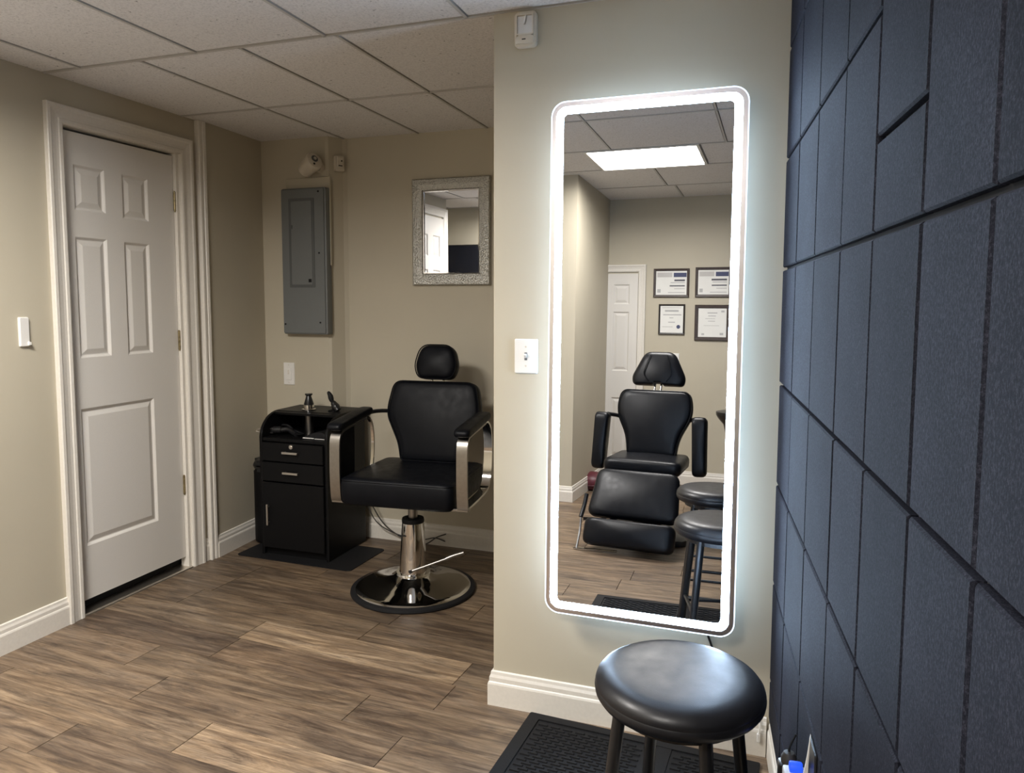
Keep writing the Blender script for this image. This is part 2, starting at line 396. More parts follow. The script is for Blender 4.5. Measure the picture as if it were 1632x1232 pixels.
# ------------------------------------------------------------------ floor
fl = struct(obj('floor', box(B(), -3.5, -2.2, -0.06, 0.75, 3.8, -0.007), 'dark'))
random.seed(11)
ang = math.atan(-0.057); PW = 0.166
fixed = {0: [(-1.97,), ], }
tones = {}
ROWS = {  # row index (0 is the row whose far seam is at y = 2.334 where x = -1.93): end joints
    -1: ([-2.87, -1.935, -0.99], {0: (0.98, 0.95, 0.90), 1: (1.5, 1.46, 1.36), 2: (0.85, 0.83, 0.81)}),
    0: ([-2.80, -1.93, -0.985], {0: (0.60, 0.56, 0.55), 1: (0.82, 0.76, 0.72), 2: (0.95, 0.9, 0.86)}),
    1: ([-3.1, -2.18, -1.234, -0.30], {0: (0.95, 0.9, 0.86), 1: (0.92, 0.88, 0.83), 2: (0.84, 0.80, 0.77)}),
    2: ([-2.92, -1.97, -1.02], {0: (0.98, 0.93, 0.88), 1: (0.83, 0.79, 0.76), 2: (1.0, 0.95, 0.9)}),
    3: ([-2.55, -1.62, -0.70], {0: (1.05, 1.0, 0.93), 1: (1.42, 1.36, 1.26), 2: (0.98, 0.93, 0.88)}),
    4: ([-2.95, -2.015, -1.07], {0: (0.95, 0.89, 0.83), 1: (0.66, 0.62, 0.60), 2: (1.02, 0.97, 0.9)}),
}
ca, sa_ = math.cos(ang), math.sin(ang)
for row in range(-9, 27):
    y0 = 2.334 - row*PW
    if row in ROWS: js, tn = ROWS[row]; js = list(js)
    else:
        js, tn = [-2.9 - random.random()*0.9], {}
        while js[-1] < -0.4: js.append(js[-1] + random.choice((0.94, 0.94, 1.22)))
    if js[0] > -2.8: js.insert(0, js[0]-0.94); tn = {k+1: v for k, v in tn.items()}
    if row > 8:
        while js[0] > -3.6: js.insert(0, js[0]-0.94)
    while js[-1] < 0.3: js.append(js[-1]+0.94)
    js[-1] = min(js[-1], 0.72)
    for i, (a, b_) in enumerate(zip(js, js[1:])):
        ln = b_-a-0.0003
        if ln < 0.05: continue
        bm = B(); box(bm, 0, -PW+0.0003, -0.007, ln, 0, 0.0)
        for v_ in bm.verts:
            if v_.co.z > -0.001:
                v_.co.x += 0.0005 if v_.co.x < ln/2 else -0.0005; v_.co.y += 0.0005 if v_.co.y < -PW/2 else -0.0005
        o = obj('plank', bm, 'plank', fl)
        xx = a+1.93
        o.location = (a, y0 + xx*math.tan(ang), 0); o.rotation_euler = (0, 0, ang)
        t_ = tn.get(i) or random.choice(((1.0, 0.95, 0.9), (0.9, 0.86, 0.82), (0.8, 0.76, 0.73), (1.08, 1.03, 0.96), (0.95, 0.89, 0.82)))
        if y0 > 2.5 and row not in ROWS: t_ = tuple(c*0.74 for c in t_)   # alcove shade painted into the tone of the far boards
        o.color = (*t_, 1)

# ------------------------------------------------------------------ ceiling: backing slab, grid bars, tiles
bm = B()
box(bm, -3.5, 1.2, ZC+0.03, 0.3, 3.8, ZC+0.07); box(bm, -3.5, 0.6, ZC+0.03, -1.3, 1.2, ZC+0.07)
box(bm, -3.5, -2.2, ZH+0.03, 0.75, 1.2, ZH+0.07)
box(bm, -1.3, 1.2, ZC, 0.3, 1.215, ZH+0.03); box(bm, -1.315, 0.6, ZC, -1.3, 1.2, ZH+0.03); box(bm, -2.3, 0.59, ZC, -1.3, 0.605, ZH+0.03)
ce = struct(obj('ceiling', bm, 'tbar'))
def ctile(x0, y0, x1, y1, z):
    g = 0.0018
    bm = B(); box(bm, x0+g, y0+g, z, x1-g, y1-g*2.2, z+0.03)
    for v_ in bm.verts:
        if v_.co.z < z+0.001:
            v_.co.x += 0.0025 if v_.co.x < (x0+x1)/2 else -0.0025; v_.co.y += 0.0025 if v_.co.y < (y0+y1)/2 else -0.0025
    return obj('ceiling_tile', bm, 'ctile', ce)
BW = 0.0055
def cbar(x0, y0, x1, y1, z):
    return obj('ceiling_bar', box(B(), x0, y0, z-0.002, x1, y1, z+0.012), 'tbar', ce)
def grid(rows, z):
    for (y0, y1, xs) in rows:
        for a, b_ in zip(xs, xs[1:]): ctile(a+BW, y0+BW, b_-BW, y1-BW, z+0.002)
        for a in xs[1:-1]: cbar(a-BW, y0, a+BW, y1, z)
        cbar(xs[0], y0-BW, xs[-1], y0+BW, z)
grid([(2.94, 3.66, [-2.72, -2.22, -1.775, -1.385, -0.80, -0.3]),
      (2.22, 2.94, [-2.72, -2.22, -1.775, -1.385, -0.80, -0.3]),
      (1.25, 2.22, [-2.72, -2.50, -1.955, -1.425, -0.915, -0.42, 0.12])], ZC)
grid([(0.65, 1.25, [-3.42, -2.9, -2.40, -2.15]), (0.65, 1.25, [-1.61, -1.32])], ZC)
SECOND = (-2.15, 0.65, -1.61, 1.25)
grid([(0.605, 1.2, [-1.3, -1.035, -0.33, 0.28]), (0.30, 0.59, [-2.3, -1.65, -1.035, -0.33, 0.3]), (-0.36, 0.30, [-2.3, -1.65, -1.035, -0.33, 0.3]),
      (-0.905, -0.36, [-2.3, -1.90]), (-0.905, -0.36, [-1.90, -1.215]), (-0.905, -0.36, [-0.49, 0.35]),
      (-1.55, -0.905, [-2.3, -1.55, -0.86, -0.16, 0.4]), (-2.08, -1.55, [-1.50, -0.80, -0.14, 0.45])], ZH)

# ------------------------------------------------------------------ walls
def wallslab(name, pts, z0, z1, m='wall'):
    bm = B(); prism(bm, pts, z0, z1, 'xy'); return struct(obj(name, bm, m))
# left wall with the door opening
DY0, DY1, DZ = 2.283, 2.912, 2.028
bm = B()
box(bm, LX-0.12, 1.2, 0, LX, DY0, ZC+0.03); box(bm, LX-0.12, DY1, 0, LX, 3.04, ZC+0.03); box(bm, LX-0.12, DY0, DZ, LX, DY1, ZC+0.03)
wl = struct(obj('wall_left', bm, 'wall'))
wallslab('wall_left_alcove', [(-2.668, 3.045), (-2.71, 3.75), (-2.81, 3.75), (-2.81, 3.045)], 0, ZC+0.03)
wallslab('wall_alcove', [(-2.75, 3.54), (-2.285, 3.54), (-2.268, 3.546), (-2.225, 3.615), (-2.205, YB), (-0.28, YB), (-0.28, 3.75), (-2.75, 3.75)], 0, ZC+0.03)
wallslab('wall_alcove_right', [(-0.30, 2.34), (-0.18, 2.34), (-0.18, 3.7), (-0.30, 3.7)], 0, ZC+0.03)
bm = B(); prism(bm, rrect(0.55, 0.06, 0.004, 2, XW+0.55, YM+0.06), 0, ZC+0.03, 'xy')
box(bm, XW+1.0, YM, 0, 0.25, YM+0.12, ZC+0.03)
wc = struct(obj('wall_front', bm, 'wall'))
wallslab('wall_rear', [(-1.45, YR), (0.75, YR), (0.75, YR-0.12), (-1.45, YR-0.12)], 0, ZH+0.03)
wallslab('wall_rear_left', [(-2.35, -1.0), (-1.42, -1.0), (-1.42, -2.1), (-2.35, -2.1)], 0, ZH+0.03)
wallslab('wall_television', [(-3.5, 0.6), (-2.3, 0.6), (-2.3, -1.05), (-3.5, -1.05)], 0, ZH+0.03)
wallslab('wall_hall', [(-3.4, 1.3), (-3.52, 1.3), (-3.52, 0.5), (-3.4, 0.5)], 0, ZC+0.03)
wallslab('wall_hall_side', [(-3.5, 1.2), (LX-0.12, 1.2), (LX-0.12, 1.32), (-3.5, 1.32)], 0, ZC+0.03)
# slate wall: backing + tiles
TH = 0.012
bm = B()
a0, a1 = -2.2, 2.30
prism(bm, [(sx(a1)+TH, a1), (sx(a0)+TH, a0), (sx(a0)+TH+0.12, a0), (sx(a1)+TH+0.12, a1)], 0, ZH+0.03, 'xy')
wr = struct(obj('wall_right', bm, 'grout'))
random.seed(5)
dirv = Vector((SA, 1, 0)).normalized(); nrm = Vector((-1, SA, 0)).normalized()   # nrm points into the room
def stile(y0, y1, z0, z1):
    gy, gz = 0.0030, 0.0044
    pr = random.uniform(-0.0004, 0.0004)
    p = [(y0+gy, z0+gz), (y1-gy, z0+gz), (y1-gy, z1-gz), (y0+gy, z1-gz)]
    cyy, czz = (y0+y1)/2, (z0+z1)/2
    bm = B(); rs = []
    def q(y, z, d): return Vector((sx(y), y, z)) + nrm*d
    tl = random.uniform(-0.0003, 0.0003)
    for ins, d in ((0, -TH), (0, pr-0.003), (0.0028, pr)):
        rs.append([bm.verts.new(q(y + (ins if y < cyy else -ins), z + (ins if z < czz else -ins), d + (tl if (y < cyy and d > -0.005) else 0))) for y, z in p])
    bridge(bm, rs[0], rs[1]); bridge(bm, rs[1], rs[2]); bm.faces.new(rs[2]); bm.faces.new(rs[0][::-1])
    return obj('slate_tile', bm, 'slate', wr)
cols = [2.212, 1.935, 1.645, 1.360, 1.125, 0.898, 0.700, 0.47, 0.24, 0.0]
zs = [0.116, 0.235, 0.525, 0.814, 1.100, 1.419, 1.716, 2.010, 2.205]
for i, (yb, ya) in enumerate(zip(cols, cols[1:])):
    zz = list(zs)
    if i == 4: zz[6] = 1.546
    if i == 2: zz[7] = 1.93
    if i >= 5: zz[6] = 1.80
    for z0, z1 in zip(zz, zz[1:]): stile(ya, yb, z0, z1)

# ------------------------------------------------------------------ baseboards, trims
BP = [(0, 0), (0.015, 0), (0.015, 0.072), (0.013, 0.078), (0.0105, 0.081), (0.0105, 0.094), (0.007, 0.103), (0.006, 0.112), (0, 0.115)]
def baseboard(name, path, closed_ends=True):
    """path: list of (x,y); board grows to the left-hand side of the path direction"""
    pts = [Vector((p[0], p[1], 0)) for p in path]; bm = B(); rs = []
    for i, p in enumerate(pts):
        d0 = (pts[i]-pts[i-1]).normalized() if i > 0 else None
        d1 = (pts[i+1]-pts[i]).normalized() if i < len(pts)-1 else None
        if d0 is None: n = Vector((-d1.y, d1.x, 0)); k = 1
        elif d1 is None: n = Vector((-d0.y, d0.x, 0)); k = 1
        else:
            n0 = Vector((-d0.y, d0.x, 0)); n1 = Vector((-d1.y, d1.x, 0)); n = (n0+n1).normalized(); k = 1/max(0.3, n.dot(n0))
        rs.append([bm.verts.new(p + n*k*u + Vector((0, 0, z))) for u, z in BP])
    for a, b_ in zip(rs, rs[1:]): bridge(bm, a, b_)
    bm.faces.new(rs[0][::-1]); bm.faces.new(rs[-1])
    return struct(obj(name, bm, 'trim'))
baseboard('baseboard_left', [(LX, 2.209), (LX, 1.90)])
baseboard('baseboard_left_stub', [(LX, 3.03), (LX, 2.995)])
baseboard('baseboard_alcove', [(-0.30, YB), (-2.205, YB), (-2.225, 3.615), (-2.268, 3.546), (-2.285, 3.54), (-2.698, 3.54), (-2.670, 3.065)])
baseboard('baseboard_front', [(0.03, YM), (XW, YM), (XW, YM+0.12)])
baseboard('baseboard_right', [(sx(0.0)+TH, 0.0), (sx(2.215)+TH, 2.215)])
baseboard('baseboard_rear', [(-1.08, YR), (0.42, YR)])
baseboard('baseboard_rear_left', [(-2.3, -1.0), (-1.42, -1.0), (-1.42, YR)])
baseboard('baseboard_television', [(-3.4, 0.6), (-2.3, 0.6), (-2.3, -1.0)])
# fix the direction-dependent side: boards above are built on the left side of each path
bm = B(); prism(bm, [(LX-0.005, 3.020), (LX+0.026, 3.020), (LX+0.029, 3.023), (LX+0.029, 3.036), (LX+0.025, 3.039), (LX+0.025, 3.043), (LX+0.031, 3.046), (LX+0.033, 3.058), (LX+0.030, 3.066), (LX+0.02, 3.068), (LX-0.005, 3.068)], 0, ZC, 'xy')
struct(obj('trim_1', bm, 'trim'))

# ------------------------------------------------------------------ doors
def casing_mesh(y0, y1, zt, wd, prof=None):
    """three-sided door casing around an opening in the plane x=0 (local), facing +x; y across, z up"""
    prof = prof or [(0, 0), (0, 0.011), (0.006, 0.015), (0.018, 0.015), (0.022, 0.012), (wd*0.45, 0.0125), (wd*0.72, 0.017), (wd*0.80, 0.021), (wd-0.003, 0.021), (wd, 0.018), (wd, 0)]
    bm = B(); rs = []
    for k in range(4):
        r = []
        for u, h in prof:
            p = {0: (h, y0-u, 0), 1: (h, y0-u, zt+u), 2: (h, y1+u, zt+u), 3: (h, y1+u, 0)}[k]
            r.append(bm.verts.new(p))
        rs.append(r)
    for a, b_ in zip(rs, rs[1:]): bridge(bm, a, b_)
    bm.faces.new(rs[0][::-1]); bm.faces.new(rs[-1]); return bm
def slab_mesh(y0, y1, z0, z1, th, panels):
    bm = B(); ys = sorted({y0, y1, *[p[0] for p in panels], *[p[1] for p in panels]}); zs_ = sorted({z0, z1, *[p[2] for p in panels], *[p[3] for p in panels]})
    for a, b_ in zip(ys, ys[1:]):
        for c, d in zip(zs_, zs_[1:]):
            my, mz = (a+b_)/2, (c+d)/2
            if any(p[0] < my < p[1] and p[2] < mz < p[3] for p in panels): continue
            bm.faces.new([bm.verts.new(q) for q in ((0, a, c), (0, b_, c), (0, b_, d), (0, a, d))])
    bmesh.ops.remove_doubles(bm, verts=bm.verts, dist=1e-5)
    b0 = [bm.verts.new(q) for q in ((0, y0, z0), (0, y1, z0), (0, y1, z1), (0, y0, z1))]; b1 = [bm.verts.new((-th, v.co.y, v.co.z)) for v in b0]
    bridge(bm, b0, b1); bm.faces.new(b1)
    return bm
def panel_mesh(p):
    y0, y1, z0, z1 = p; bm = B(); rs = []
    for ins, d in ((0, 0), (0.004, -0.003), (0.010, -0.009), (0.014, -0.0095), (0.034, -0.0025), (0.037, -0.002)):
        rs.append([bm.verts.new(q) for q in ((d, y0+ins, z0+ins), (d, y1-ins, z0+ins), (d, y1-ins, z1-ins), (d, y0+ins, z1-ins))])
    for a, b_ in zip(rs, rs[1:]): bridge(bm, a, b_)
    bm.faces.new(rs[-1]); return bm
def build_door(name, mtx, y0, y1, zt, wd, slab_gap, panels, recess, hinges=(), latch=None, hinge_at=None, threshold=False):
    root = struct(obj(name, slab_mesh(y0+0.004, y1-0.022 if hinges else y1-0.004, slab_gap, zt-0.014, 0.035, panels), 'door'))
    for p in panels: obj('door_panel', panel_mesh(p), 'door', root)
    bm = casing_mesh(y0, y1, zt, wd); bmesh.ops.translate(bm, vec=(recess, 0, 0), verts=bm.verts); obj('casing', bm, 'trim', root)
    bm = B()   # jamb with stop
    box(bm, -0.075, y0-0.012, 0, recess+0.003, y0+0.002, zt); box(bm, -0.075, y1-0.002, 0, recess+0.003, y1+0.012, zt); box(bm, -0.075, y0-0.012, zt-0.002, recess+0.003, y1+0.012, zt+0.012)
    if hinges: box(bm, -0.03, y1-0.019, 0, recess-0.002, y1, zt)
    obj('jamb', bm, 'trim', root)
    obj('dark_gap', box(B(), -0.062, y0, 0.0, -0.046, y1, zt), 'dark', root)
    for hz in hinges:
        hb = B(); hy = y1-0.020
        cyl(hb, (0.006, hy, hz-0.045), (0.006, hy, hz+0.045), 0.0065, seg=10)
        for q in (-0.047, 0.047): cyl(hb, (0.006, hy, hz+q-0.003), (0.006, hy, hz+q+0.003), 0.0045, seg=8)
        box(hb, -0.001, hy, hz-0.044, 0.0025, hy+0.017, hz+0.044)
        obj('hinge', hb, 'brass', root, True)
    if latch: obj('latch', box(B(), -0.004, latch[0], latch[1]-0.006, 0.003, latch[0]+0.006, latch[1]+0.006, 0.001), 'brass', root)
    if threshold:
        tb = B(); prism(tb, [(-0.05, 0.0005), (0.03, 0.0005), (0.028, 0.004), (0.02, 0.007), (-0.05, 0.008)], y0, y1-0.004, 'xz')
        obj('threshold', tb, 'satin', root)
    root.matrix_world = mtx
    return root
pans = [(2.348, 2.500, 1.700, 1.884), (2.590, 2.735, 1.690, 1.882), (2.343, 2.500, 1.087, 1.590), (2.590, 2.732, 1.085, 1.586), (2.333, 2.726, 0.286, 0.873)]
build_door('door_1', T(LX-0.020), DY0, DY1, DZ, 0.075, 0.056, pans, 0.020, hinges=(1.80, 1.135, 0.42), latch=(2.290, 0.955), threshold=True)
# rear door, seen in the lit mirror: local +x must face +y in the room
RD = Matrix.Translation((-1.645, YR, 0)) @ Matrix.Rotation(PI/2, 4, 'Z') @ Matrix.Scale(1, 4)
k_ = 0.886
rw = 0.485
rp = [(0.075, 0.215, 1.515, 1.685), (0.278, 0.418, 1.515, 1.685), (0.075, 0.215, 0.94, 1.45), (0.278, 0.418, 0.94, 1.45), (0.075, 0.215, 0.2, 0.71), (0.278, 0.418, 0.2, 0.71)]
# local y maps to -x : place the origin on the right-hand side (seen from the front)
RD = Matrix.Translation((-1.155, YR+0.012, 0)) @ Matrix.Rotation(PI/2, 4, 'Z')
build_door('door_2', RD, 0.0, 0.50, 1.79, 0.062, 0.012, rp, -0.010)
d3p = [(1.36, 1.50, 1.70, 1.88), (1.60, 1.74, 1.70, 1.88), (1.36, 1.50, 1.09, 1.59), (1.60, 1.74, 1.09, 1.59), (1.36, 1.74, 0.29, 0.87)]
build_door('door_3', T(LX+0.014), 1.285, 1.82, 2.045, 0.075, 0.012, d3p, -0.012)

# ------------------------------------------------------------------ ceiling lamps
def troffer(x0, y0, x1, y1, z, label):
    cx, cy = (x0+x1)/2, (y0+y1)/2
    t = thing('ceiling_light', label, 'ceiling light', (cx, cy, z))
    hx, hy = (x1-x0)/2, (y1-y0)/2
    bm = B(); ringprism(bm, [(-hx, -hy), (hx, -hy), (hx, hy), (-hx, hy)], [(-hx+0.018, -hy+0.018), (hx-0.018, -hy+0.018), (hx-0.018, hy-0.018), (-hx+0.018, hy-0.018)], -0.006, 0.03, 'xy')
    obj('frame', bm, 'plastic', t)
    boxm('diffuser', 'lamp', t, -hx+0.018, -hy+0.018, 0.001, hx-0.018, hy-0.018, 0.008)
    return t
troffer(-1.215, -0.905, -0.49, -0.36, ZH, 'bright white rectangular ceiling light panel seen in the lit mirror')
troffer(*SECOND, ZC, 'square ceiling light panel nearest the white closet door')

# ------------------------------------------------------------------ LED mirror
LM = thing('led_mirror', 'tall rounded rectangular wall mirror with glowing white light band', 'mirror', (-0.345, YM-0.065, 1.146), rot=(-0.025, 0, -0.012))
HW, HH = 0.2808, 0.7705
def rr2(ins, r): return rrect(HW-ins, HH-ins, max(r, 0.004), 7)
bm = B(); prism(bm, rr2(0.0385, 0.014), -0.0002, 0.003); obj('mirror_glass', bm, 'mirror', LM)
bm = B(); ringprism(bm, rr2(0.0030, 0.041), rr2(0.0165, 0.030), 0.0, 0.003); obj('mirror_border', bm, 'mirroredge', LM)
bm = B(); ringprism(bm, rr2(0.0165, 0.030), rr2(0.0385, 0.014), -0.0006, 0.003); obj('light_band', bm, 'ledfront', LM)
bm = B(); ringprism(bm, rr2(0.0, 0.044), rr2(0.0030, 0.041), -0.0004, 0.0035); obj('glass_rim', bm, 'ledrim', LM)
bm = B(); prism(bm, rr2(0.002, 0.042), 0.0036, 0.0062); obj('back_plate', bm, 'blackmetal', LM)
bm = B(); prism(bm, rr2(0.080, 0.02), 0.0062, 0.043); obj('back_housing', bm, 'plastic', LM)
bm = B(); ringprism(bm, rr2(0.066, 0.03), rr2(0.0795, 0.02), 0.0075, 0.0155); obj('back_light_strip', bm, 'ledback', LM)
bm = B(); tube(bm, smoothpath([(-0.158, YM-0.006, 0.392), (-0.142, YM-0.006, 0.340), (-0.128, YM-0.006, 0.300), (-0.116, YM-0.006, 0.235), (-0.09, YM-0.006, 0.17), (-0.04, YM-0.006, 0.130), (0.0, YM-0.006, 0.121)]), 0.0035, 8)
tag(obj('mirror_cord', bm, 'blackmetal', None, True), 'thin black power cord hanging below the lit mirror behind the stool', 'cord')

# ------------------------------------------------------------------ wall plates, alarms
def plate(parent, w_, h, t_, y=0.0, m='plastic', name='plate'):
    bm = B(); pts = rrect(w_/2, h/2, 0.004, 3); rs = []
    for s, d in ((0, 0), (0, -t_*0.4), (0.003, -t_)):
        rs.append([bm.verts.new((p[0]*(1-s*2/w_), d+y, p[1]*(1-s*2/h))) for p in pts])
    for a, b_ in zip(rs, rs[1:]): bridge(bm, a, b_)
    bm.faces.new(rs[-1]); bm.faces.new(rs[0][::-1]); return obj(name, bm, m, parent)
t = thing('light_switch', 'white toggle light switch plate left of the lit mirror', 'light switch', (-0.7145, YM, 1.1565))
plate(t, 0.076, 0.109, 0.006)
obj('toggle_slot', box(B(), -0.0045, -0.0066, -0.012, 0.0045, -0.004, 0.012), 'greydark', t)
bm = B(); prism(bm, [(-0.004, 0.0085), (-0.0062, -0.006), (-0.016, 0.004), (-0.015, 0.009)], -0.0035, 0.0035, 'yz'); obj('toggle', bm, 'plastic', t)
for dz in (-0.03, 0.03):
    bm = B(); cyl(bm, (0, -0.005, dz), (0, -0.0068, dz), 0.003, seg=10); obj('screw', bm, 'ivory', t)
t = thing('light_switch', 'white rocker switch plate under the grey electrical panel', 'light switch', (-2.543, 3.54, 0.918))
plate(t, 0.072, 0.126, 0.006)
obj('rocker', box(B(), -0.017, -0.0085, -0.034, 0.017, -0.005, 0.034, 0.002), 'plastic', t)
obj('dimmer_slide', box(B(), -0.006, -0.013, -0.002, 0.003, -0.008, 0.022, 0.001), 'trim', t)
for dz in (-0.05, 0.05):
    bm = B(); cyl(bm, (0, -0.005, dz), (0, -0.0068, dz), 0.003, seg=10); obj('screw', bm, 'ivory', t)
t = thing('light_switch', 'white wall plate on the beige wall left of the closet door', 'light switch', (LX, 2.080, 1.207), PI/2)
plate(t, 0.040, 0.113, 0.010)
obj('toggle', box(B(), 0.008, -0.018, -0.052, 0.020, -0.008, -0.038, 0.002), 'plastic', t)
t = thing('light_switch', 'white switch plate on the rear wall behind the tattoo chair headrest', 'light switch', (-0.835, YR, 1.045), PI)
plate(t, 0.075, 0.118, 0.006)
obj('toggle', box(B(), -0.004, -0.016, -0.002, 0.004, -0.005, 0.008, 0.001), 'plastic', t)

t = thing('strobe_alarm', 'ivory fire alarm strobe high on the wall above the light switch', 'fire alarm', (-0.7165, YM, 2.145))
bm = B(); prism(bm, rrect(0.034, 0.051, 0.010, 5), -0.018, 0.0, 'xz', 0.003, 2); obj('base_plate', bm, 'ivory', t, True)
bm = B(); ringprism(bm, rrect(0.028, 0.031, 0.003, 3, 0, 0.012), rrect(0.0235, 0.0265, 0.002, 3, 0, 0.012), -0.026, -0.017); obj('lens_frame', bm, 'ivory', t)
boxm('reflector', 'satin', t, -0.0235, -0.020, -0.0145, 0.0235, -0.0175, 0.0385)
bm = B(); cyl(bm, (-0.002, -0.024, 0.012), (0.004, -0.024, 0.038), 0.0025, seg=8); obj('flash_tube', bm, 'plastic', t)
bm = B(); prism(bm, [(-0.028, -0.044), (0.028, -0.044), (0.030, -0.026), (0.018, -0.016), (-0.018, -0.016), (-0.030, -0.026)], -0.026, -0.017, 'xz', 0.004, 2); obj('sounder', bm, 'ivory', t, True)
boxm('sounder_slot', 'dark', t, -0.008, -0.0265, -0.033, 0.004, -0.0255, -0.030)

t = thing('strobe_alarm', 'small ivory alarm box beside the emergency lamp in the alcove', 'fire alarm', (-2.238, 3.592, 2.070), rot=(0, 0, math.radians(55)))
bm = B(); prism(bm, rrect(0.026, 0.042, 0.006, 4), -0.026, 0.0, 'xz', 0.003, 2); obj('base_plate', bm, 'ivory', t, True)
boxm('front_cover', 'ivory', t, -0.018, -0.034, -0.024, 0.018, -0.025, 0.034, 0.003)
boxm('slot', 'dark', t, -0.012, -0.0348, -0.016, 0.010, -0.0338, -0.011)
bm = B(); cyl(bm, (0.006, -0.033, 0.012), (0.006, -0.036, 0.012), 0.004, seg=10); obj('indicator', bm, 'dark', t)

t = thing('emergency_lamp', 'ivory tilted emergency lamp head above the grey electrical panel', 'emergency light', (-2.335, 3.54, 2.055))
bm = B(); cyl(bm, (0.015, 0, -0.006), (0.015, -0.03, -0.006), 0.030, seg=16); obj('mount', bm, 'ivory', t, True)
ax = Vector((0.84, -0.34, 0.42)).normalized(); p0 = Vector((-0.052, -0.045, -0.030)); u_, v_ = frame_of(ax); bm = B(); rs = []
for s, r in ((0, 0.034), (0.004, 0.040), (0.075, 0.047), (0.100, 0.048), (0.108, 0.044), (0.110, 0.036)):
    rs.append(ring(bm, p0+ax*s, u_, v_, r, 24))
for a, b_ in zip(rs, rs[1:]): bridge(bm, a, b_)
bm.faces.new(rs[0][::-1]); bm.faces.new(rs[-1]); obj('lamp_head', bm, 'ivory', t, True)
bm = B(); cyl(bm, p0+ax*0.109+v_*0.008, p0+ax*0.1125+v_*0.008, 0.019, seg=16); obj('lens', bm, 'greydark', t, True)
bm = B(); cyl(bm, p0+ax*0.111+v_*0.008, p0+ax*0.117+v_*0.008, 0.009, seg=12); obj('bulb', bm, 'satin', t, True)
bm = B(); cyl(bm, p0+ax*0.109-v_*0.024+u_*0.012, p0+ax*0.112-v_*0.024+u_*0.012, 0.006, seg=10); obj('lock_screw', bm, 'dark', t)

# ------------------------------------------------------------------ electrical panel
t = thing('electrical_panel', 'grey metal electrical breaker panel with door on alcove wall', 'breaker panel', (-2.395, 3.54, 1.54))
boxm('mounting_board', 'wall', t, -0.135, -0.012, -0.02, 0.144, 0.0, 0.455, 0.002)
hw, hh = 0.140, 0.395
bm = B(); prism(bm, rrect(hw, hh, 0.008, 3), -0.050, -0.0, 'xz', 0.004, 2); obj('box', bm, 'greypanel', t, True)
bm = B(); prism(bm, rrect(hw-0.006, hh-0.006, 0.006, 3, -0.004, 0), -0.056, -0.049, 'xz', 0.002); obj('cover', bm, 'greypanel', t, True)
bm = B(); ringprism(bm, rrect(0.080, 0.240, 0.004, 2, -0.010, 0.100), rrect(0.066, 0.226, 0.003, 2, -0.010, 0.100), -0.0585, -0.055); obj('door_frame', bm, 'greydark', t)
bm = B(); prism(bm, rrect(0.0655, 0.2255, 0.003, 2, -0.010, 0.100), -0.0600, -0.055, 'xz', 0.0012); pd = obj('panel_door', bm, 'greypanel', t)
boxm('door_label', 'dark', pd, 0.031, -0.0608, -0.112, 0.050, -0.0596, -0.094)
boxm('finger_latch', 'greydark', pd, -0.086, -0.062, 0.178, -0.066, -0.0575, 0.198, 0.001)
for xx, zz in ((0.098, 0.045), (0.098, 0.372), (0.098, -0.33), (-0.125, -0.34)):
    bm = B(); cyl(bm, (xx, -0.055, zz), (xx, -0.0585, zz), 0.005, seg=10); obj('cover_screw', bm, 'dark', t)
for zz in (-0.268, -0.345):
    bm = B(); box(bm, -0.152, -0.022, zz-0.012, -0.138, -0.006, zz+0.012, 0.002); obj('side_clip', bm, 'ivory', t)

# ------------------------------------------------------------------ silver framed mirror
t = thing('framed_mirror', 'rectangular mirror in hammered silver frame in the alcove', 'mirror', (-1.5835, YB, 1.690))
fw, fh, fb = 0.2215, 0.279, 0.064
def fbar(pts):
    bm = B(); rs = []
    for (x, z, d) in pts: pass
    return bm
prof = [(0, 0), (0, -0.016), (0.006, -0.022), (fb*0.5, -0.025), (fb-0.006, -0.020), (fb, -0.012), (fb, 0)]
corners = [(-1, -1), (1, -1), (1, 1), (-1, 1)]
for k in range(4):
    a, b_ = corners[k], corners[(k+1) % 4]; bm = B(); rs = []
    for c in (a, b_): rs.append([bm.verts.new((c[0]*(fw-u), d, c[1]*(fh-u))) for u, d in prof])
    bridge(bm, rs[0], rs[1]); bm.faces.new(rs[0]); bm.faces.new(rs[1][::-1]); obj('frame_rail', bm, 'silverframe', t)
bm = B(); ringprism(bm, [(-fw+fb-0.001, -fh+fb-0.001), (fw-fb+0.001, -fh+fb-0.001), (fw-fb+0.001, fh-fb+0.001), (-fw+fb-0.001, fh-fb+0.001)], [(-fw+fb+0.004, -fh+fb+0.004), (fw-fb-0.004, -fh+fb+0.004), (fw-fb-0.004, fh-fb-0.004), (-fw+fb+0.004, fh-fb-0.004)], -0.014, -0.006); obj('inner_lip', bm, 'chrome', t)
boxm('mirror_glass', 'mirror', t, -fw+fb, -0.008, -fh+fb, fw-fb, -0.004, fh-fb)
boxm('back_board', 'frame', t, -fw+fb-0.02, -0.004, -fh+fb-0.02, fw-fb+0.02, 0.0, fh-fb+0.02)

# ------------------------------------------------------------------ television (seen in the silver mirror)
t = thing('television', 'black flat television on the far wall, seen in the silver mirror', 'television', (-2.62, 0.6, 1.685), PI)
bm = B(); prism(bm, rrect(0.30, 0.175, 0.008, 3), -0.06, -0.025, 'xz', 0.003); obj('body', bm, 'blackmetal', t)
boxm('screen', 'screen', t, -0.29, -0.0612, -0.162, 0.29, -0.0598, 0.165)
boxm('wall_mount', 'blackmetal', t, -0.1, -0.026, -0.08, 0.1, 0.0, 0.08)

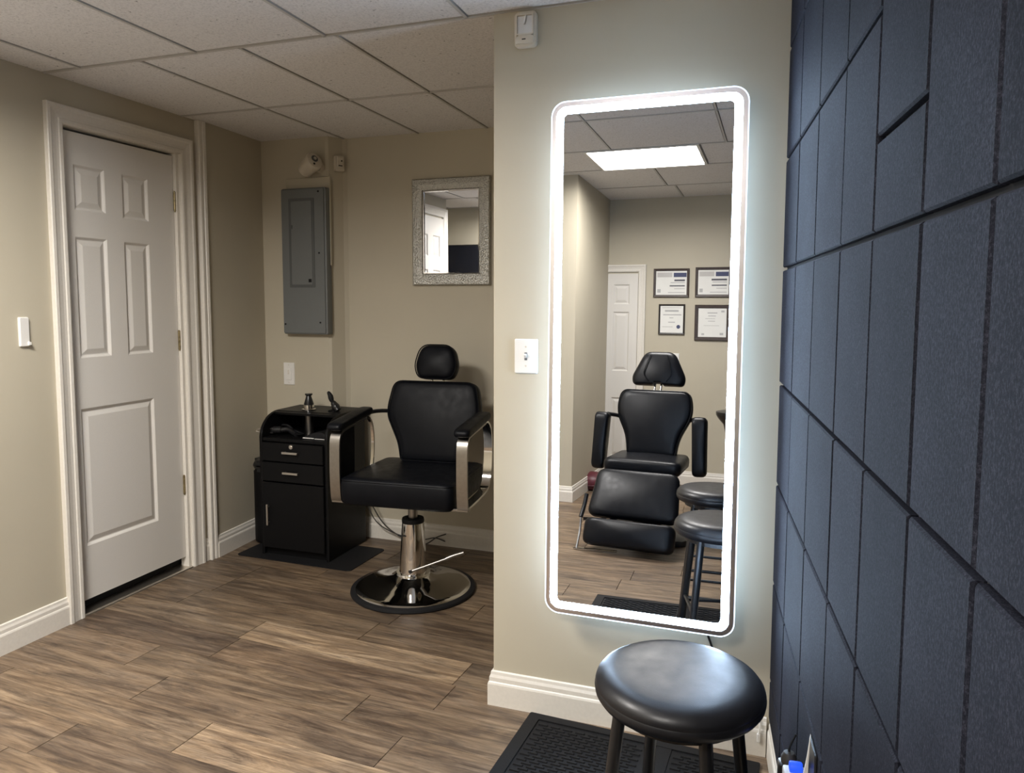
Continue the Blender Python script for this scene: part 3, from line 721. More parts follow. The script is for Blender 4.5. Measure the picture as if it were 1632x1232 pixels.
# ------------------------------------------------------------------ certificates on the rear wall (seen mirrored)
def certificate(x0, z0, x1, z1, border, style, m, label):
    cx, cz = (x0+x1)/2, (z0+z1)/2; hw, hh = abs(x1-x0)/2, abs(z1-z0)/2
    t = thing('framed_certificate', label, 'certificate', (cx, YR, cz), PI, 'framed certificates on the rear wall')
    for k in range(4):
        a, b_ = corners[k], corners[(k+1) % 4]; bm = B(); rs = []
        for c in (a, b_): rs.append([bm.verts.new((c[0]*(hw-u), d, c[1]*(hh-u))) for u, d in ((0, 0), (0, -0.014), (0.004, -0.018), (border-0.004, -0.016), (border, -0.010), (border, 0))])
        bridge(bm, rs[0], rs[1]); bm.faces.new(rs[0]); bm.faces.new(rs[1][::-1]); obj('frame_rail', bm, m, t)
    pw, ph = hw-border, hh-border
    sh = boxm('sheet', 'paper', t, -pw, -0.008, -ph, pw, 0.0, ph)
    # flat printed marks; local +x is the reader's right
    def mark(name, mm, a, b_, c, d): boxm(name, mm, sh, a*pw, -0.0086, c*ph, b_*pw, -0.0079, d*ph)
    if style == 'land':
        mark('header_band', 'papergrey', -0.05, 0.92, 0.48, 0.86); mark('title_block', 'inkblue', -0.98, -0.15, 0.48, 0.84)
        mark('headline', 'ink', -0.88, -0.20 if border < 0.021 else 0.12, 0.14, 0.28); mark('print_line', 'inklight', -0.88, 0.05, -0.02, 0.05)
        mark('print_line', 'ink', -0.88, 0.10, -0.30, -0.20); mark('print_line', 'inklight', -0.88, -0.2, -0.52, -0.46); mark('print_line', 'inklight', -0.88, 0.2, -0.84, -0.78)
        mark('emblem', 'inklight', 0.68, 0.90, -0.82, -0.52)
    elif style == 'seal':
        mark('print_line', 'inklight', -0.85, 0.85, 0.84, 0.88); mark('headline', 'inklight', -0.60, 0.60, 0.56, 0.70); mark('print_line', 'inklight', -0.85, 0.75, 0.30, 0.38)
        mark('print_line', 'inklight', -0.15, 0.2, 0.08, 0.14); mark('print_line', 'inklight', -0.3, 0.3, -0.25, -0.18); mark('print_line', 'inklight', -0.1, 0.8, -0.58, -0.54)
        bm = B(); cyl(bm, (-0.60*pw, -0.0079, -0.55*ph), (-0.60*pw, -0.0088, -0.55*ph), 0.016, seg=16); obj('seal', bm, 'inkblue', sh)
    else:
        mark('headline', 'inklight', -0.35, 0.35, 0.64, 0.72); mark('print_line', 'inklight', -0.25, 0.3, 0.44, 0.50); mark('print_line', 'inklight', -0.2, 0.5, 0.26, 0.30)
        mark('print_line', 'inklight', -0.2, 0.3, 0.08, 0.13); mark('print_line', 'inklight', -0.5, 0.6, -0.22, -0.19)
        mark('emblem', 'inklight', -0.85, -0.62, 0.72, 0.86); mark('emblem', 'inklight', -0.80, -0.55, -0.86, -0.70); mark('emblem', 'inklight', 0.55, 0.75, -0.88, -0.74)
    return t
certificate(-1.028, 1.575, -0.732, 1.815, 0.020, 'land', 'frame', 'brown framed landscape certificate nearest the rear door, upper row')
certificate(-0.682, 1.575, -0.392, 1.822, 0.022, 'land', 'frame', 'brown framed landscape certificate farther from the rear door, upper row')
certificate(-0.978, 1.262, -0.760, 1.516, 0.014, 'seal', 'frameblack', 'thin black framed portrait certificate with round blue seal')
certificate(-0.679, 1.217, -0.395, 1.512, 0.029, 'plain', 'frame', 'wide brown framed portrait certificate in the lower row')

# ------------------------------------------------------------------ barber chair in the alcove
BC = thing('barber_chair', 'black leather barber chair with headrest and round chrome base', 'chair', (-1.515, 3.015, 0), math.radians(4))
bm = B(); lathe(bm, [(0.0, 0.0005), (0.283, 0.0005), (0.287, 0.006), (0.285, 0.015), (0.276, 0.020), (0.264, 0.021), (0.262, 0.012), (0.0, 0.012)], 64); obj('rubber_ring', bm, 'rubber', BC, True)
bm = B(); lathe(bm, [(0.0, 0.013), (0.263, 0.013), (0.264, 0.020), (0.258, 0.026), (0.235, 0.031), (0.18, 0.040), (0.13, 0.051), (0.095, 0.064), (0.076, 0.080), (0.0, 0.080)], 64); obj('base_dish', bm, 'chrome', BC, True)
bm = B(); lathe(bm, [(0.0, 0.075), (0.078, 0.075), (0.081, 0.081), (0.078, 0.088), (0.064, 0.090), (0.063, 0.096), (0.061, 0.14), (0.056, 0.22), (0.051, 0.30), (0.049, 0.325), (0.0, 0.325)], 48); hs = obj('pump_housing', bm, 'chrome', BC, True)
bm = B(); lathe(bm, [(0.0, 0.318), (0.0505, 0.318), (0.0515, 0.328), (0.049, 0.338), (0.03, 0.340), (0.0, 0.340)], 36); obj('rubber_collar', bm, 'rubber', hs, True)
boxm('pedal_slot', 'dark', hs, -0.054, -0.052, 0.262, -0.012, -0.0495, 0.268)
bm = B(); cyl(bm, (0, 0, 0.335), (0, 0, 0.425), 0.022, seg=24); obj('piston', bm, 'steel', BC, True)
bm = B(); cyl(bm, (0.012, -0.060, 0.106), (0.17, -0.012, 0.165), 0.0055, seg=10); pl = obj('pump_lever', bm, 'steel', BC, True)
bm = B(); tube(bm, smoothpath([(0.165, -0.013, 0.163), (0.195, -0.003, 0.176), (0.24, 0.012, 0.190)]), [0.0085]*13, 12); obj('lever_grip', bm, 'steel', pl, True)
bm = B(); cyl(bm, (0.010, -0.066, 0.105), (0.016, -0.050, 0.107), 0.009, seg=12); obj('lever_pivot', bm, 'blackmetal', pl, True)
# seat (front is -y)
so = resample(roundpoly([(-0.280, -0.190), (0.262, -0.190), (0.252, 0.300), (-0.266, 0.300)], [0.05, 0.05, 0.04, 0.04], 6))
bm = B(); pad(bm, so, 0.125, 0.010, 0.028, 'xy'); bmesh.ops.translate(bm, vec=(0, 0, 0.487), verts=bm.verts); st = obj('seat', bm, 'leather', BC, 'all')
bm = B(); piping(bm, so, 0.0035, 0.538, 0.985, 'xy'); obj('seat_piping', bm, 'leather', st, True)
boxm('seat_frame', 'blackmetal', BC, -0.17, -0.09, 0.405, 0.17, 0.25, 0.432, 0.004)
# backrest, leaning back
bo = resample(roundpoly([(-0.148, 0.0), (0.148, 0.0), (0.165, 0.08), (0.236, 0.215), (0.238, 0.27), (0.214, 0.394), (-0.214, 0.394), (-0.238, 0.27), (-0.236, 0.215), (-0.165, 0.08)], [0.02, 0.02, 0.05, 0.05, 0.04, 0.045, 0.045, 0.04, 0.05, 0.05], 6))
BT = T(0.0, 0.235, 0.545, math.radians(-13))
bm = B(); pad(bm, bo, 0.085, 0.012, 0.026); bk = obj('backrest', bm, 'leather', BC, 'all', BT)
bm = B(); piping(bm, bo, 0.0035, -0.036, 0.985); obj('back_piping', bm, 'leather', bk, True, BT)
bm = B(); strap(bm, [(0, 0.05, -0.06), (0, 0.055, 0.05), (0, 0.055, 0.2)], (1, 0, 0), 0.20, 0.012); obj('back_bracket', bm, 'blackmetal', BC, False, BT)
ho = resample(roundpoly([(-0.088, 0.405), (0.088, 0.405), (0.112, 0.47), (0.085, 0.575), (-0.085, 0.575), (-0.112, 0.47)], [0.04, 0.04, 0.06, 0.05, 0.05, 0.06], 6))
bm = B(); pad(bm, ho, 0.075, 0.016, 0.026); bmesh.ops.translate(bm, vec=(0.0, -0.012, 0), verts=bm.verts); hd = obj('headrest', bm, 'leather', BC, 'all', BT)
bm = B(); piping(bm, ho, 0.003, -0.044, 0.985); obj('headrest_piping', bm, 'leather', hd, True, BT)
for xx in (-0.03, 0.03):
    bm = B(); cyl(bm, (xx, 0.012, 0.33), (xx, 0.005, 0.47), 0.006, seg=10); obj('headrest_bar', bm, 'chrome', BC, True, BT)
# arms
for s in (-1, 1):
    x = s*0.297
    path = [(x, -0.155, 0.434), (x, -0.165, 0.456), (x, -0.172, 0.54), (x, -0.172, 0.64), (x, -0.168, 0.708), (x, -0.150, 0.740), (x, -0.115, 0.753), (x, 0.0, 0.765), (x, 0.10, 0.775)]
    bm = B(); strap(bm, smoothpath(path, 5), (1, 0, 0), 0.048, 0.012); am = obj('arm_frame', bm, 'steel', BC, True)
    bm = B(); strap(bm, smoothpath([(x, 0.10, 0.775), (x, 0.15, 0.770), (x, 0.195, 0.73), (x, 0.212, 0.65), (x, 0.205, 0.56), (x, 0.18, 0.49), (x, 0.13, 0.455), (x, 0.02, 0.445), (x, -0.155, 0.440)], 5), (1, 0, 0), 0.040 if s > 0 else 0.014, 0.010); obj('arm_loop', bm, 'chrome', am, True)
    bm = B(); box(bm, x-0.024-(0.03 if s > 0 else 0), -0.166, 0.430, x+0.024+(0.03 if s < 0 else 0), -0.13, 0.442, 0.002); obj('arm_foot', bm, 'steel', am)
    # dark side panel inside the loop
    ao = roundpoly([(-0.150, 0.44), (-0.155, 0.70), (-0.10, 0.722), (0.12, 0.735), (0.215, 0.70), (0.240, 0.60), (0.215, 0.48), (0.15, 0.445)], 0.03, 3)
    if s < 0:
        bm = B(); prism(bm, roundpoly([(-0.155, 0.45), (-0.160, 0.715), (-0.10, 0.742), (0.01, 0.752), (0.005, 0.45)], 0.02, 3), x-0.004, x+0.004, 'yz'); obj('side_panel', bm, 'leather', am)
    ap = resample(roundpoly([(-0.036, -0.185), (0.036, -0.185), (0.030, 0.175), (-0.030, 0.175)], 0.022, 5))
    bm = B(); pad(bm, ap, 0.034, 0.006, 0.016, 'xy'); obj('arm_pad', bm, 'leather', BC, 'all', T(x, -0.005, 0.787, math.radians(5.5)))
    bm = B(); tube(bm, smoothpath([(x, 0.13, 0.780), (x-s*0.008, 0.20, 0.788), (x-s*0.05, 0.27, 0.784), (x-s*0.10, 0.30, 0.770)], 5), 0.010, 10); obj('arm_hinge', bm, 'blackmetal', am, True)

# ------------------------------------------------------------------ drawer cabinet in the alcove
CBX, CBY = -2.275, 3.365
CB = thing('drawer_cabinet', 'black salon cabinet with two drawers, door and curved open cubby', 'cabinet', (CBX, CBY, 0))
hx, hy, ht = 0.203, 0.185, 0.742
side = [(-hy, 0.0), (hy, 0.0), (hy, ht)] + [(-hy+0.16-0.16*math.sin(math.radians(a)), ht-0.12+0.12*math.cos(math.radians(a))) for a in range(0, 91, 10)] 
for s in (-1, 1):
    bm = B(); prism(bm, side, s*hx-(0.016 if s > 0 else 0), s*hx+(0.016 if s < 0 else 0), 'yz', 0.002); obj('side_panel', bm, 'black', CB, True)
boxm('top_panel', 'black', CB, -hx+0.016, -hy+0.135, ht-0.016, hx-0.016, hy, ht)
bm = B(); strap(bm, [(0, -hy+0.15-0.16*math.sin(math.radians(a))+0.002, ht-0.128+0.12*math.cos(math.radians(a))) for a in range(0, 16, 5)], (1, 0, 0), 2*hx-0.032, 0.012); obj('curved_lip', bm, 'black', CB, True)
boxm('back_panel', 'black', CB, -hx+0.016, hy-0.012, 0.02, hx-0.016, hy, ht-0.016)
boxm('cubby_shelf', 'black', CB, -hx+0.016, -hy+0.005, 0.602, hx-0.016, hy-0.012, 0.618)
boxm('plinth', 'black', CB, -hx+0.016, -hy+0.02, 0.0, hx-0.016, hy-0.012, 0.035)
for z0, z1, lock in ((0.500, 0.596, True), (0.395, 0.494, False)):
    d = boxm('drawer', 'black', CB, -hx+0.019, -hy-0.012, z0, hx-0.019, hy-0.03, z1, 0.003)
    zc = z0+0.052
    bm = B(); box(bm, -0.046, -hy-0.034, zc-0.006, 0.046, -hy-0.026, zc+0.006, 0.002)
    for xx in (-0.036, 0.036): cyl(bm, (xx, -hy-0.012, zc), (xx, -hy-0.028, zc), 0.004, seg=8)
    obj('drawer_handle', bm, 'satin', d)
    if lock:
        bm = B(); cyl(bm, (0, -hy-0.012, zc+0.030), (0, -hy-0.018, zc+0.030), 0.011, seg=18); cyl(bm, (0, -hy-0.018, zc+0.030), (0, -hy-0.0215, zc+0.030), 0.006, seg=12); obj('drawer_lock', bm, 'satin', d, True)
d = boxm('cabinet_door', 'black', CB, -hx+0.019, -hy-0.012, 0.042, hx-0.019, -hy+0.006, 0.388, 0.003)
bm = B(); box(bm, -0.150, -hy-0.032, 0.165, -0.140, -hy-0.024, 0.275, 0.002)
for zz in (0.18, 0.26): cyl(bm, (-0.145, -hy-0.012, zz), (-0.145, -hy-0.026, zz), 0.004, seg=8)
obj('door_handle', bm, 'satin', d)
bm = B(); tube(bm, smoothpath([(-hx, -0.155, 0.655), (-hx-0.025, -0.155, 0.655), (-hx-0.038, -0.155, 0.649), (-hx-0.038, -0.155, 0.641), (-hx, -0.155, 0.641)], 4), 0.004, 8); obj('side_hook', bm, 'satin', CB, True)
boxm('left_ledge', 'black', CB, -hx-0.03, -0.06, 0.03, -hx, hy, 0.52, 0.012, 3)

# tools in and on the cabinet
t = thing('tool_holder', 'chrome tube holder with black nozzle standing through the cabinet top', 'tool holder', (CBX-0.035, CBY+0.015, 0.618))
bm = B(); lathe(bm, [(0.0, 0.0), (0.024, 0.0), (0.024, 0.10), (0.027, 0.108), (0.027, 0.123), (0.0, 0.123)], 28); obj('tube', bm, 'steel', t, True)
bm = B(); lathe(bm, [(0.030, 0.1245), (0.037, 0.126), (0.037, 0.130), (0.028, 0.133), (0.027, 0.152), (0.0, 0.152)], 28); obj('flange', bm, 'chrome', t, True)
bm = B(); lathe(bm, [(0.0, 0.15), (0.025, 0.15), (0.026, 0.158), (0.016, 0.190), (0.013, 0.200), (0.020, 0.206), (0.020, 0.212), (0.0, 0.212)], 24); obj('nozzle', bm, 'blackmetal', t, True)
t = thing('hair_clipper', 'black hair clipper leaning on the right of the cabinet top', 'hair clipper', (CBX+0.115, CBY+0.02, 0.742))
bm = B(); lathe(bm, [(0.0, 0.0), (0.030, 0.0), (0.030, 0.006), (0.024, 0.010), (0.0, 0.012)], 24); obj('stand', bm, 'black', t, True)
bm = B(); tube(bm, smoothpath([(0.026, 0, 0.006), (0.012, 0, 0.024), (0.0, 0, 0.042), (-0.006, 0, 0.052)], 4), [0.020, 0.020, 0.020, 0.021, 0.022, 0.021, 0.019, 0.017, 0.016, 0.015, 0.013, 0.011, 0.010], 12); obj('body', bm, 'blackmetal', t, True)
bm = B(); tube(bm, smoothpath([(-0.006, 0, 0.046), (-0.014, 0, 0.062), (-0.020, 0, 0.082), (-0.030, 0, 0.097), (-0.034, 0, 0.102)], 4), [0.008, 0.009, 0.010, 0.012, 0.013, 0.014, 0.014, 0.014, 0.013, 0.012, 0.011, 0.010, 0.009, 0.008, 0.007, 0.006, 0.005], 12); obj('head', bm, 'rubber', t, True)
t = thing('hair_dryer', 'black corded styling tool lying at the left of the cubby', 'hair tool', (CBX-0.10, CBY-0.10, 0.618))
bm = B(); cyl(bm, (-0.075, 0, 0.027), (-0.035, 0.01, 0.028), 0.019, seg=18); box(bm, -0.086, -0.018, 0.008, -0.068, 0.018, 0.042, 0.004); obj('barrel', bm, 'blackmetal', t, True)
boxm('trim_line', 'satin', t, -0.086, -0.0195, 0.012, -0.067, -0.0175, 0.014); boxm('trim_line', 'satin', t, -0.086, -0.0195, 0.034, -0.067, -0.0175, 0.036)
bm = B(); tube(bm, smoothpath([(-0.04, 0.01, 0.026), (0.0, 0.02, 0.030), (0.035, 0.01, 0.018), (0.07, -0.01, 0.012)], 5), 0.014, 12); obj('handle', bm, 'blackmetal', t, True)
bm = B(); tube(bm, smoothpath([(0.07, -0.01, 0.012), (0.085, 0.03, 0.008), (0.04, 0.07, 0.006), (-0.03, 0.06, 0.03), (-0.045, 0.03, 0.048), (-0.005, 0.02, 0.052), (0.02, 0.03, 0.03), (-0.01, 0.05, 0.006)], 6), 0.005, 8); obj('cord', bm, 'rubber', t, True)
t = thing('folded_cape', 'dark folded cape with white striped edge at the right of the cubby', 'cape', (CBX+0.105, CBY-0.10, 0.618))
bm = B()
prof_ = resample(roundpoly([(-0.075, 0.0), (0.078, 0.0), (0.078, 0.022), (0.045, 0.040), (0.0, 0.036), (-0.05, 0.016)], 0.012, 4)); prism(bm, prof_, -0.05, 0.09, 'xz', 0.004, 2); obj('fabric', bm, 'rubber', t, True)
bm = B(); box(bm, -0.066, -0.0545, 0.004, 0.0, -0.0495, 0.0085, 0.001); box(bm, 0.003, -0.0535, 0.003, 0.065, -0.0495, 0.006, 0.001); obj('striped_edge', bm, 'paper', t)

# dark bin beside the cabinet
t = thing('waste_bin', 'tall black bin between the drawer cabinet and the left alcove wall', 'bin', (-2.585, 3.400, 0))
bm = B(); prism(bm, rrect(0.064, 0.085, 0.045, 6), 0.004, 0.40, 'xy', 0.004); obj('body', bm, 'black', t, True)
bm = B(); prism(bm, rrect(0.067, 0.088, 0.048, 6), 0.396, 0.460, 'xy', 0.035, 5); obj('lid', bm, 'blackmetal', t, True)

# cabinet mat
t = thing('cabinet_mat', 'thin black mat under the salon cabinet', 'mat', (-2.25, 3.29, 0), math.radians(-1.5))
bm = B(); prism(bm, [(q[0], q[1]) for q in rrect(0.345, 0.175, 0.022, 5)], 0.0005, 0.004, 'xy', 0.0012); obj('sheet', bm, 'rubber', t)
# cabinet and bin stand on this mat, tools in the cabinet
for n_ in ('drawer_cabinet', 'waste_bin', 'tool_holder', 'hair_clipper', 'hair_dryer', 'folded_cape'):
    bpy.data.objects[n_].location.z += 0.004

# cable behind the chair
bm = B()
tube(bm, smoothpath([(-2.062, 3.50, 0.33), (-2.02, 3.54, 0.20), (-1.96, 3.56, 0.10), (-1.86, 3.575, 0.035), (-1.74, 3.58, 0.008), (-1.66, 3.585, 0.055), (-1.61, 3.595, 0.075)], 6), 0.0035, 8)
tube(bm, smoothpath([(-2.062, 3.52, 0.26), (-2.01, 3.55, 0.12), (-1.90, 3.58, 0.05), (-1.76, 3.59, 0.030), (-1.68, 3.60, 0.045), (-1.62, 3.605, 0.03)], 6), 0.003, 8)
tag(obj('power_cable', bm, 'cable', None, True), 'tangled thin grey cables on the floor behind the barber chair', 'cable')

# ------------------------------------------------------------------ stools
def make_stool(loc, rz, label):
    t = thing('stool', label, 'stool', loc, rz, 'round black stools')
    H = 0.545
    bm = B(); lathe(bm, [(0.0, H-0.045), (0.150, H-0.045), (0.164, H-0.040), (0.171, H-0.030), (0.1725, H-0.020), (0.170, H-0.0155)], 64); obj('seat_rim', bm, 'vinyl', t, True)
    bm = B(); lathe(bm, [(0.0, H-0.018), (0.1695, H-0.018), (0.1715, H-0.012), (0.169, H-0.004), (0.162, H+0.005), (0.150, H+0.012), (0.130, H+0.0155), (0.10, H+0.0165), (0.05, H+0.0165), (0.0, H+0.0165)], 64); obj('seat_cushion', bm, 'vinyl', t, True)
    R0, R1 = 0.125, 0.185
    def at(a, z):
        r = R0 + (R1-R0)*(1-z/(H-0.045)); return Vector((math.cos(a)*r, math.sin(a)*r, z))
    for k in range(4):
        a = PI/2*k
        bm = B(); tube(bm, smoothpath([at(a, 0.003), at(a, 0.25), at(a, 0.42), at(a, H-0.044)], 4), 0.0135, 14); lg = obj('leg', bm, 'blackmetal', t, True)
        bm = B(); cyl(bm, at(a, 0.0), at(a, 0.022), 0.0165, seg=14); obj('foot_cap', bm, 'rubber', lg, True)
        b2 = a+PI/2
        for z in (0.10, 0.215):
            bm = B(); cyl(bm, at(a, z+(0.02 if k % 2 else 0)), at(b2, z+(0.02 if k % 2 else 0)), 0.0065, seg=10); obj('rung', bm, 'blackmetal', t, True)
    bm = B(); ro = [(math.cos(2*PI*i/40)*0.135, math.sin(2*PI*i/40)*0.135) for i in range(40)]; ri = [(p[0]*0.86, p[1]*0.86) for p in ro]
    ringprism(bm, ro, ri, H-0.062, H-0.044, 'xy'); obj('seat_ring', bm, 'blackmetal', t)
    return t
st1 = make_stool((-0.152, 1.505, 0.0112), math.radians(30), 'round black stool on the rubber mat right below the lit mirror')
st2 = dup(st1, (-0.222, 0.93, 0.0112), math.radians(42), 'second round black stool, seen behind the first in the lit mirror')

# ------------------------------------------------------------------ rubber mat
t = thing('rubber_mat', 'large black rubber mat with raised slot pattern below the lit mirror', 'mat', (-0.370, 1.5225, 0), math.radians(-3))
mx_, my_ = 0.352, 0.655
bm = B(); prism(bm, rrect(mx_, my_, 0.006, 3), 0.0005, 0.0045, 'xy'); ringprism(bm, rrect(mx_, my_, 0.006, 3), rrect(mx_-0.038, my_-0.030, 0.004, 3), 0.0045, 0.0085, 'xy')
box(bm, 0.060, -my_+0.03, 0.0045, 0.105, my_-0.03, 0.0075); obj('mat_base', bm, 'rubber', t)
bm = B(); yy = -my_+0.042; r_ = 0
while yy < my_-0.040:
    xx = -mx_+0.046 + (0.020 if r_ % 2 else 0)
    while xx < mx_-0.070:
        if not (0.025 < xx+0.014 < 0.115):
            z1 = 0.0085; a = [(xx, yy-0.0035), (xx+0.030, yy-0.0035), (xx+0.030, yy+0.0035), (xx, yy+0.0035)]
            lo = [bm.verts.new((p[0], p[1], 0.004)) for p in a]; hi = [bm.verts.new((p[0]+(0.0012 if p[0] == xx else -0.0012), p[1]+(0.001 if p[1] < yy else -0.001), z1)) for p in a]
            bridge(bm, lo, hi); bm.faces.new(hi)
        xx += 0.040
    yy += 0.0135; r_ += 1
tr = obj('tread_bars', bm, 'rubber', t); tr['kind'] = 'stuff'

# ------------------------------------------------------------------ plugs on the slate wall
def on_slate(y, z, d=0.0):
    p = Vector((sx(y), y, z)) + nrm*d; return p
zr = math.atan2(nrm.y, nrm.x) + PI/2     # turns local -Y to the wall normal
t = thing('wall_socket', 'dark socket plate with a white pointed flap low on the slate wall', 'outlet', on_slate(1.425, 0.455, 0.002), zr)
plate(t, 0.072, 0.112, 0.004, 0.001, 'blackmetal')
bm = B(); prism(bm, [(-0.010, -0.055), (-0.024, -0.050), (-0.019, -0.010), (-0.012, 0.035), (-0.007, 0.080), (-0.009, 0.030)], 0.005, 0.009, 'yz'); obj('raised_flap', bm, 'plastic', t)
t = thing('power_plug', 'black power plug with grey cap in the slate wall socket', 'plug', on_slate(1.510, 0.408, 0.008), zr)
bm = B(); box(bm, -0.016, -0.045, -0.03, 0.016, 0.0, 0.012, 0.006, 2); obj('plug_body', bm, 'blackmetal', t, True)
bm = B(); lathe(bm, [(0.0, 0.010), (0.015, 0.010), (0.015, 0.022), (0.010, 0.032), (0.0, 0.034)], 16, (0.0, -0.025, 0.0)); obj('plug_cap', bm, 'cable', t, True)
bm = B(); tube(bm, smoothpath([(0.0, -0.025, 0.032), (-0.001, -0.024, 0.042), (-0.005, -0.018, 0.055), (-0.008, -0.012, 0.066)], 4), 0.0022, 8); obj('cord', bm, 'rubber', t, True)
t = thing('night_light', 'small white plug adapter with blue glowing top on the slate wall', 'night light', on_slate(1.452, 0.428, 0.008), zr)
bm = B(); box(bm, -0.017, -0.042, -0.035, 0.017, 0.0, 0.012, 0.004, 2); obj('body', bm, 'plastic', t, True)
bm = B(); prism(bm, roundpoly([(-0.012, 0.011), (0.012, 0.011), (0.010, 0.027), (-0.005, 0.031)], 0.007, 3), -0.032, -0.008, 'xz', 0.003, 2); obj('blue_top', bm, 'blueglow', t, True)

# ------------------------------------------------------------------ tattoo chair (seen in the lit mirror); front faces +y
TC = thing('tattoo_chair', 'black leather reclining tattoo chair with leg rest, facing the lit mirror', 'chair', (-0.735, -0.30, 0), math.radians(183.0))
# local: x to the sitter's left as seen..., front is -y local
def tp(x, y, z): return (x, y, z)
bo = resample(roundpoly([(-0.152, 0.0), (0.152, 0.0), (0.168, 0.12), (0.232, 0.245), (0.240, 0.33), (0.218, 0.42), (-0.218, 0.42), (-0.240, 0.33), (-0.232, 0.245), (-0.168, 0.12)], [0.02, 0.02, 0.06, 0.05, 0.04, 0.05, 0.05, 0.04, 0.05, 0.06], 5))
TB = T(0, 0.085, 0.480, math.radians(-14))
bm = B(); pad(bm, bo, 0.085, 0.016, 0.030); bk = obj('backrest', bm, 'leather2', TC, 'all', TB)
bm = B(); piping(bm, bo, 0.0035, -0.034, 0.985); obj('back_piping', bm, 'leather2', bk, True, TB)
ho = resample(roundpoly([(-0.165, 0.0), (-0.035, 0.0), (-0.03, 0.014), (0.03, 0.014), (0.035, 0.0), (0.165, 0.0), (0.175, 0.055), (0.095, 0.222), (-0.095, 0.222), (-0.175, 0.055)], [0.04, 0.006, 0.006, 0.006, 0.006, 0.04, 0.04, 0.045, 0.045, 0.04], 5))
TH_ = T(0, 0.232, 0.918, math.radians(-12))
bm = B(); pad(bm, ho, 0.075, 0.016, 0.028); hd = obj('headrest', bm, 'leather2', TC, 'all', TH_)
for s in (-1, 1):
    bm = B(); tube(bm, smoothpath([(s*0.055, -0.050, 0.195), (s*0.075, -0.056, 0.13), (s*0.088, -0.056, 0.07), (s*0.055, -0.050, 0.022)], 5), 0.0035, 8); obj('headrest_seam', bm, 'leather2', hd, True, TH_)
for xx in (-0.02, 0.02):
    bm = B(); cyl(bm, (xx, 0.19, 0.84), (xx, 0.245, 0.97), 0.007, seg=10); obj('headrest_bar', bm, 'chrome', TC, True)
so = resample(roundpoly([(-0.235, -0.20), (0.235, -0.20), (0.225, 0.20), (-0.225, 0.20)], 0.05, 6))
bm = B(); pad(bm, so, 0.085, 0.012, 0.030, 'xy'); obj('seat', bm, 'leather2', TC, 'all', T(0, -0.015, 0.455))
# arm pads hang down at both sides
for s in (-1, 1):
    ao = resample(roundpoly([(-0.040, 0.0), (0.040, 0.0), (0.046, 0.36), (-0.042, 0.36)], 0.028, 6))
    bm = B(); pad(bm, ao, 0.105, 0.006, 0.030); ap = obj('arm_pad', bm, 'leather2', TC, 'all', T(s*0.315, -0.02, 0.395, math.radians(-8), math.radians(-2*s)))
    bm = B(); tube(bm, smoothpath([(s*0.19, 0.20, 0.70), (s*0.24, 0.15, 0.72), (s*0.29, 0.08, 0.735)], 4), 0.013, 10); obj('arm_bracket', bm, 'blackmetal', ap, True)
lo_ = resample(roundpoly([(-0.265, -0.295), (0.265, -0.295), (0.242, 0.0), (-0.242, 0.0)], [0.05, 0.05, 0.05, 0.05], 6))
bm = B(); pad(bm, lo_, 0.075, 0.016, 0.028); obj('leg_rest', bm, 'leather2', TC, 'all', T(0, -0.240, 0.432, math.radians(-32)))
fo = resample(roundpoly([(-0.262, -0.155), (0.262, -0.155), (0.262, 0.0), (-0.262, 0.0)], 0.045, 6))
bm = B(); pad(bm, fo, 0.095, 0.014, 0.034); obj('foot_roll', bm, 'leather2', TC, 'all', T(0, -0.425, 0.178, math.radians(-22)))
bm = B(); cyl(bm, (0, 0, 0.03), (0, 0, 0.40), 0.09, 0.085, 28); obj('column', bm, 'blackmetal', TC, True)
bm = B(); prism(bm, rrect(0.27, 0.24, 0.05, 5, 0, 0.05), 0.0005, 0.035, 'xy', 0.006, 2); obj('base_plate', bm, 'blackmetal', TC, True)
boxm('seat_frame', 'blackmetal', TC, -0.19, -0.16, 0.385, 0.19, 0.17, 0.415, 0.004)
bm = B(); strap(bm, [(-0.12, -0.20, 0.36), (-0.12, -0.33, 0.18), (-0.12, -0.44, 0.06)], (1, 0, 0), 0.04, 0.008); strap(bm, [(0.12, -0.20, 0.36), (0.12, -0.33, 0.18), (0.12, -0.44, 0.06)], (1, 0, 0), 0.04, 0.008); obj('leg_rest_frame', bm, 'blackmetal', TC)
bm = B(); tube(bm, smoothpath([(0.30, -0.30, 0.285), (0.305, -0.33, 0.22), (0.312, -0.37, 0.16)], 4), 0.013, 10); lv = obj('recline_lever', bm, 'blackmetal', TC, True)
bm = B(); strap(bm, smoothpath([(0.312, -0.36, 0.17), (0.300, -0.42, 0.09), (0.292, -0.50, 0.012)], 4), (0, 1, 0), 0.018, 0.008); obj('lever_rod', bm, 'blackmetal', lv)
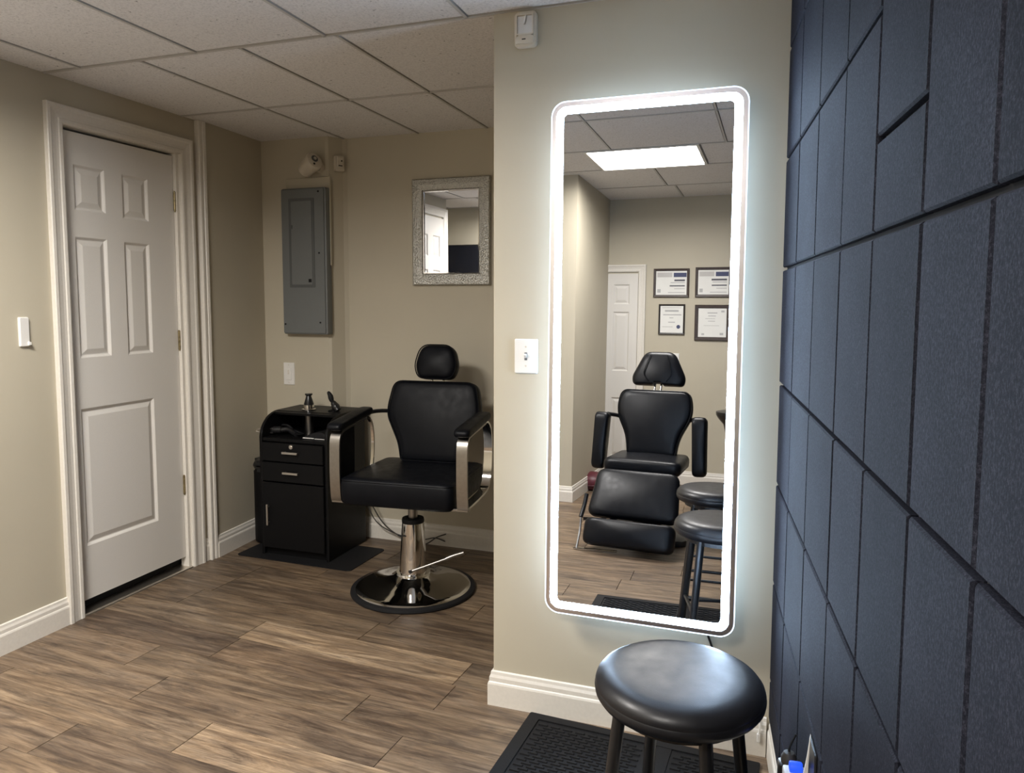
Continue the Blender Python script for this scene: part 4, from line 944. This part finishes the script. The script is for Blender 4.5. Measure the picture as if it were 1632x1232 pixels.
bm = B(); strap(bm, [(0.30, -0.36, 0.15), (0.20, -0.34, 0.15), (0.10, -0.28, 0.20)], (0, 0, 1), 0.018, 0.008); obj('lever_link', bm, 'blackmetal', lv)
bm = B(); cyl(bm, (0.31, -0.505, 0.010), (0.06, -0.475, 0.012), 0.006, seg=8); obj('foot_bar', bm, 'chrome', TC, True)
# small red bag and pedestal stand seen in the lit mirror
t = thing('red_bag', 'dark red rounded bag on the floor near the rear door', 'bag', (-1.40, -1.55, 0))
bm = B(); lathe(bm, [(0.0, 0.001), (0.085, 0.001), (0.115, 0.02), (0.125, 0.06), (0.105, 0.105), (0.06, 0.13), (0.02, 0.137), (0.0, 0.138)], 32); obj('body', bm, 'red', t, 'all')
bm = B(); tube(bm, [(math.cos(2*PI*i/32)*0.121, math.sin(2*PI*i/32)*0.121, 0.045) for i in range(32)], 0.004, 6, closed=True); obj('seam', bm, 'red', t, True)
t = thing('pedestal_stand', 'black pedestal stand with flared top at the right side of the lit mirror', 'stand', (-0.235, -0.85, 0))
bm = B(); lathe(bm, [(0.0, 0.0005), (0.10, 0.0005), (0.11, 0.02), (0.075, 0.05), (0.07, 0.40), (0.078, 0.55), (0.085, 0.62), (0.0, 0.62)], 32); obj('column', bm, 'black', t, True)
bm = B(); lathe(bm, [(0.0, 0.60), (0.085, 0.60), (0.100, 0.66), (0.135, 0.70), (0.150, 0.725), (0.150, 0.745), (0.12, 0.752), (0.0, 0.752)], 36); obj('flared_top', bm, 'blackmetal', t, True)
# small white cable clip in the corner
t = thing('cable_clip', 'small white cable clip on the baseboard in the corner by the slate wall', 'clip', (0.009, YM-0.015, 0.058))
bm = B(); prism(bm, rrect(0.005, 0.014, 0.004, 4), -0.008, 0.0, 'xz', 0.002); obj('clip_body', bm, 'plastic', t, True)
bm = B(); tube(bm, smoothpath([(0.001, -0.004, 0.012), (0.003, -0.004, 0.03), (0.002, 0.003, 0.052)], 4), 0.0025, 8); obj('wire', bm, 'plastic', t, True)
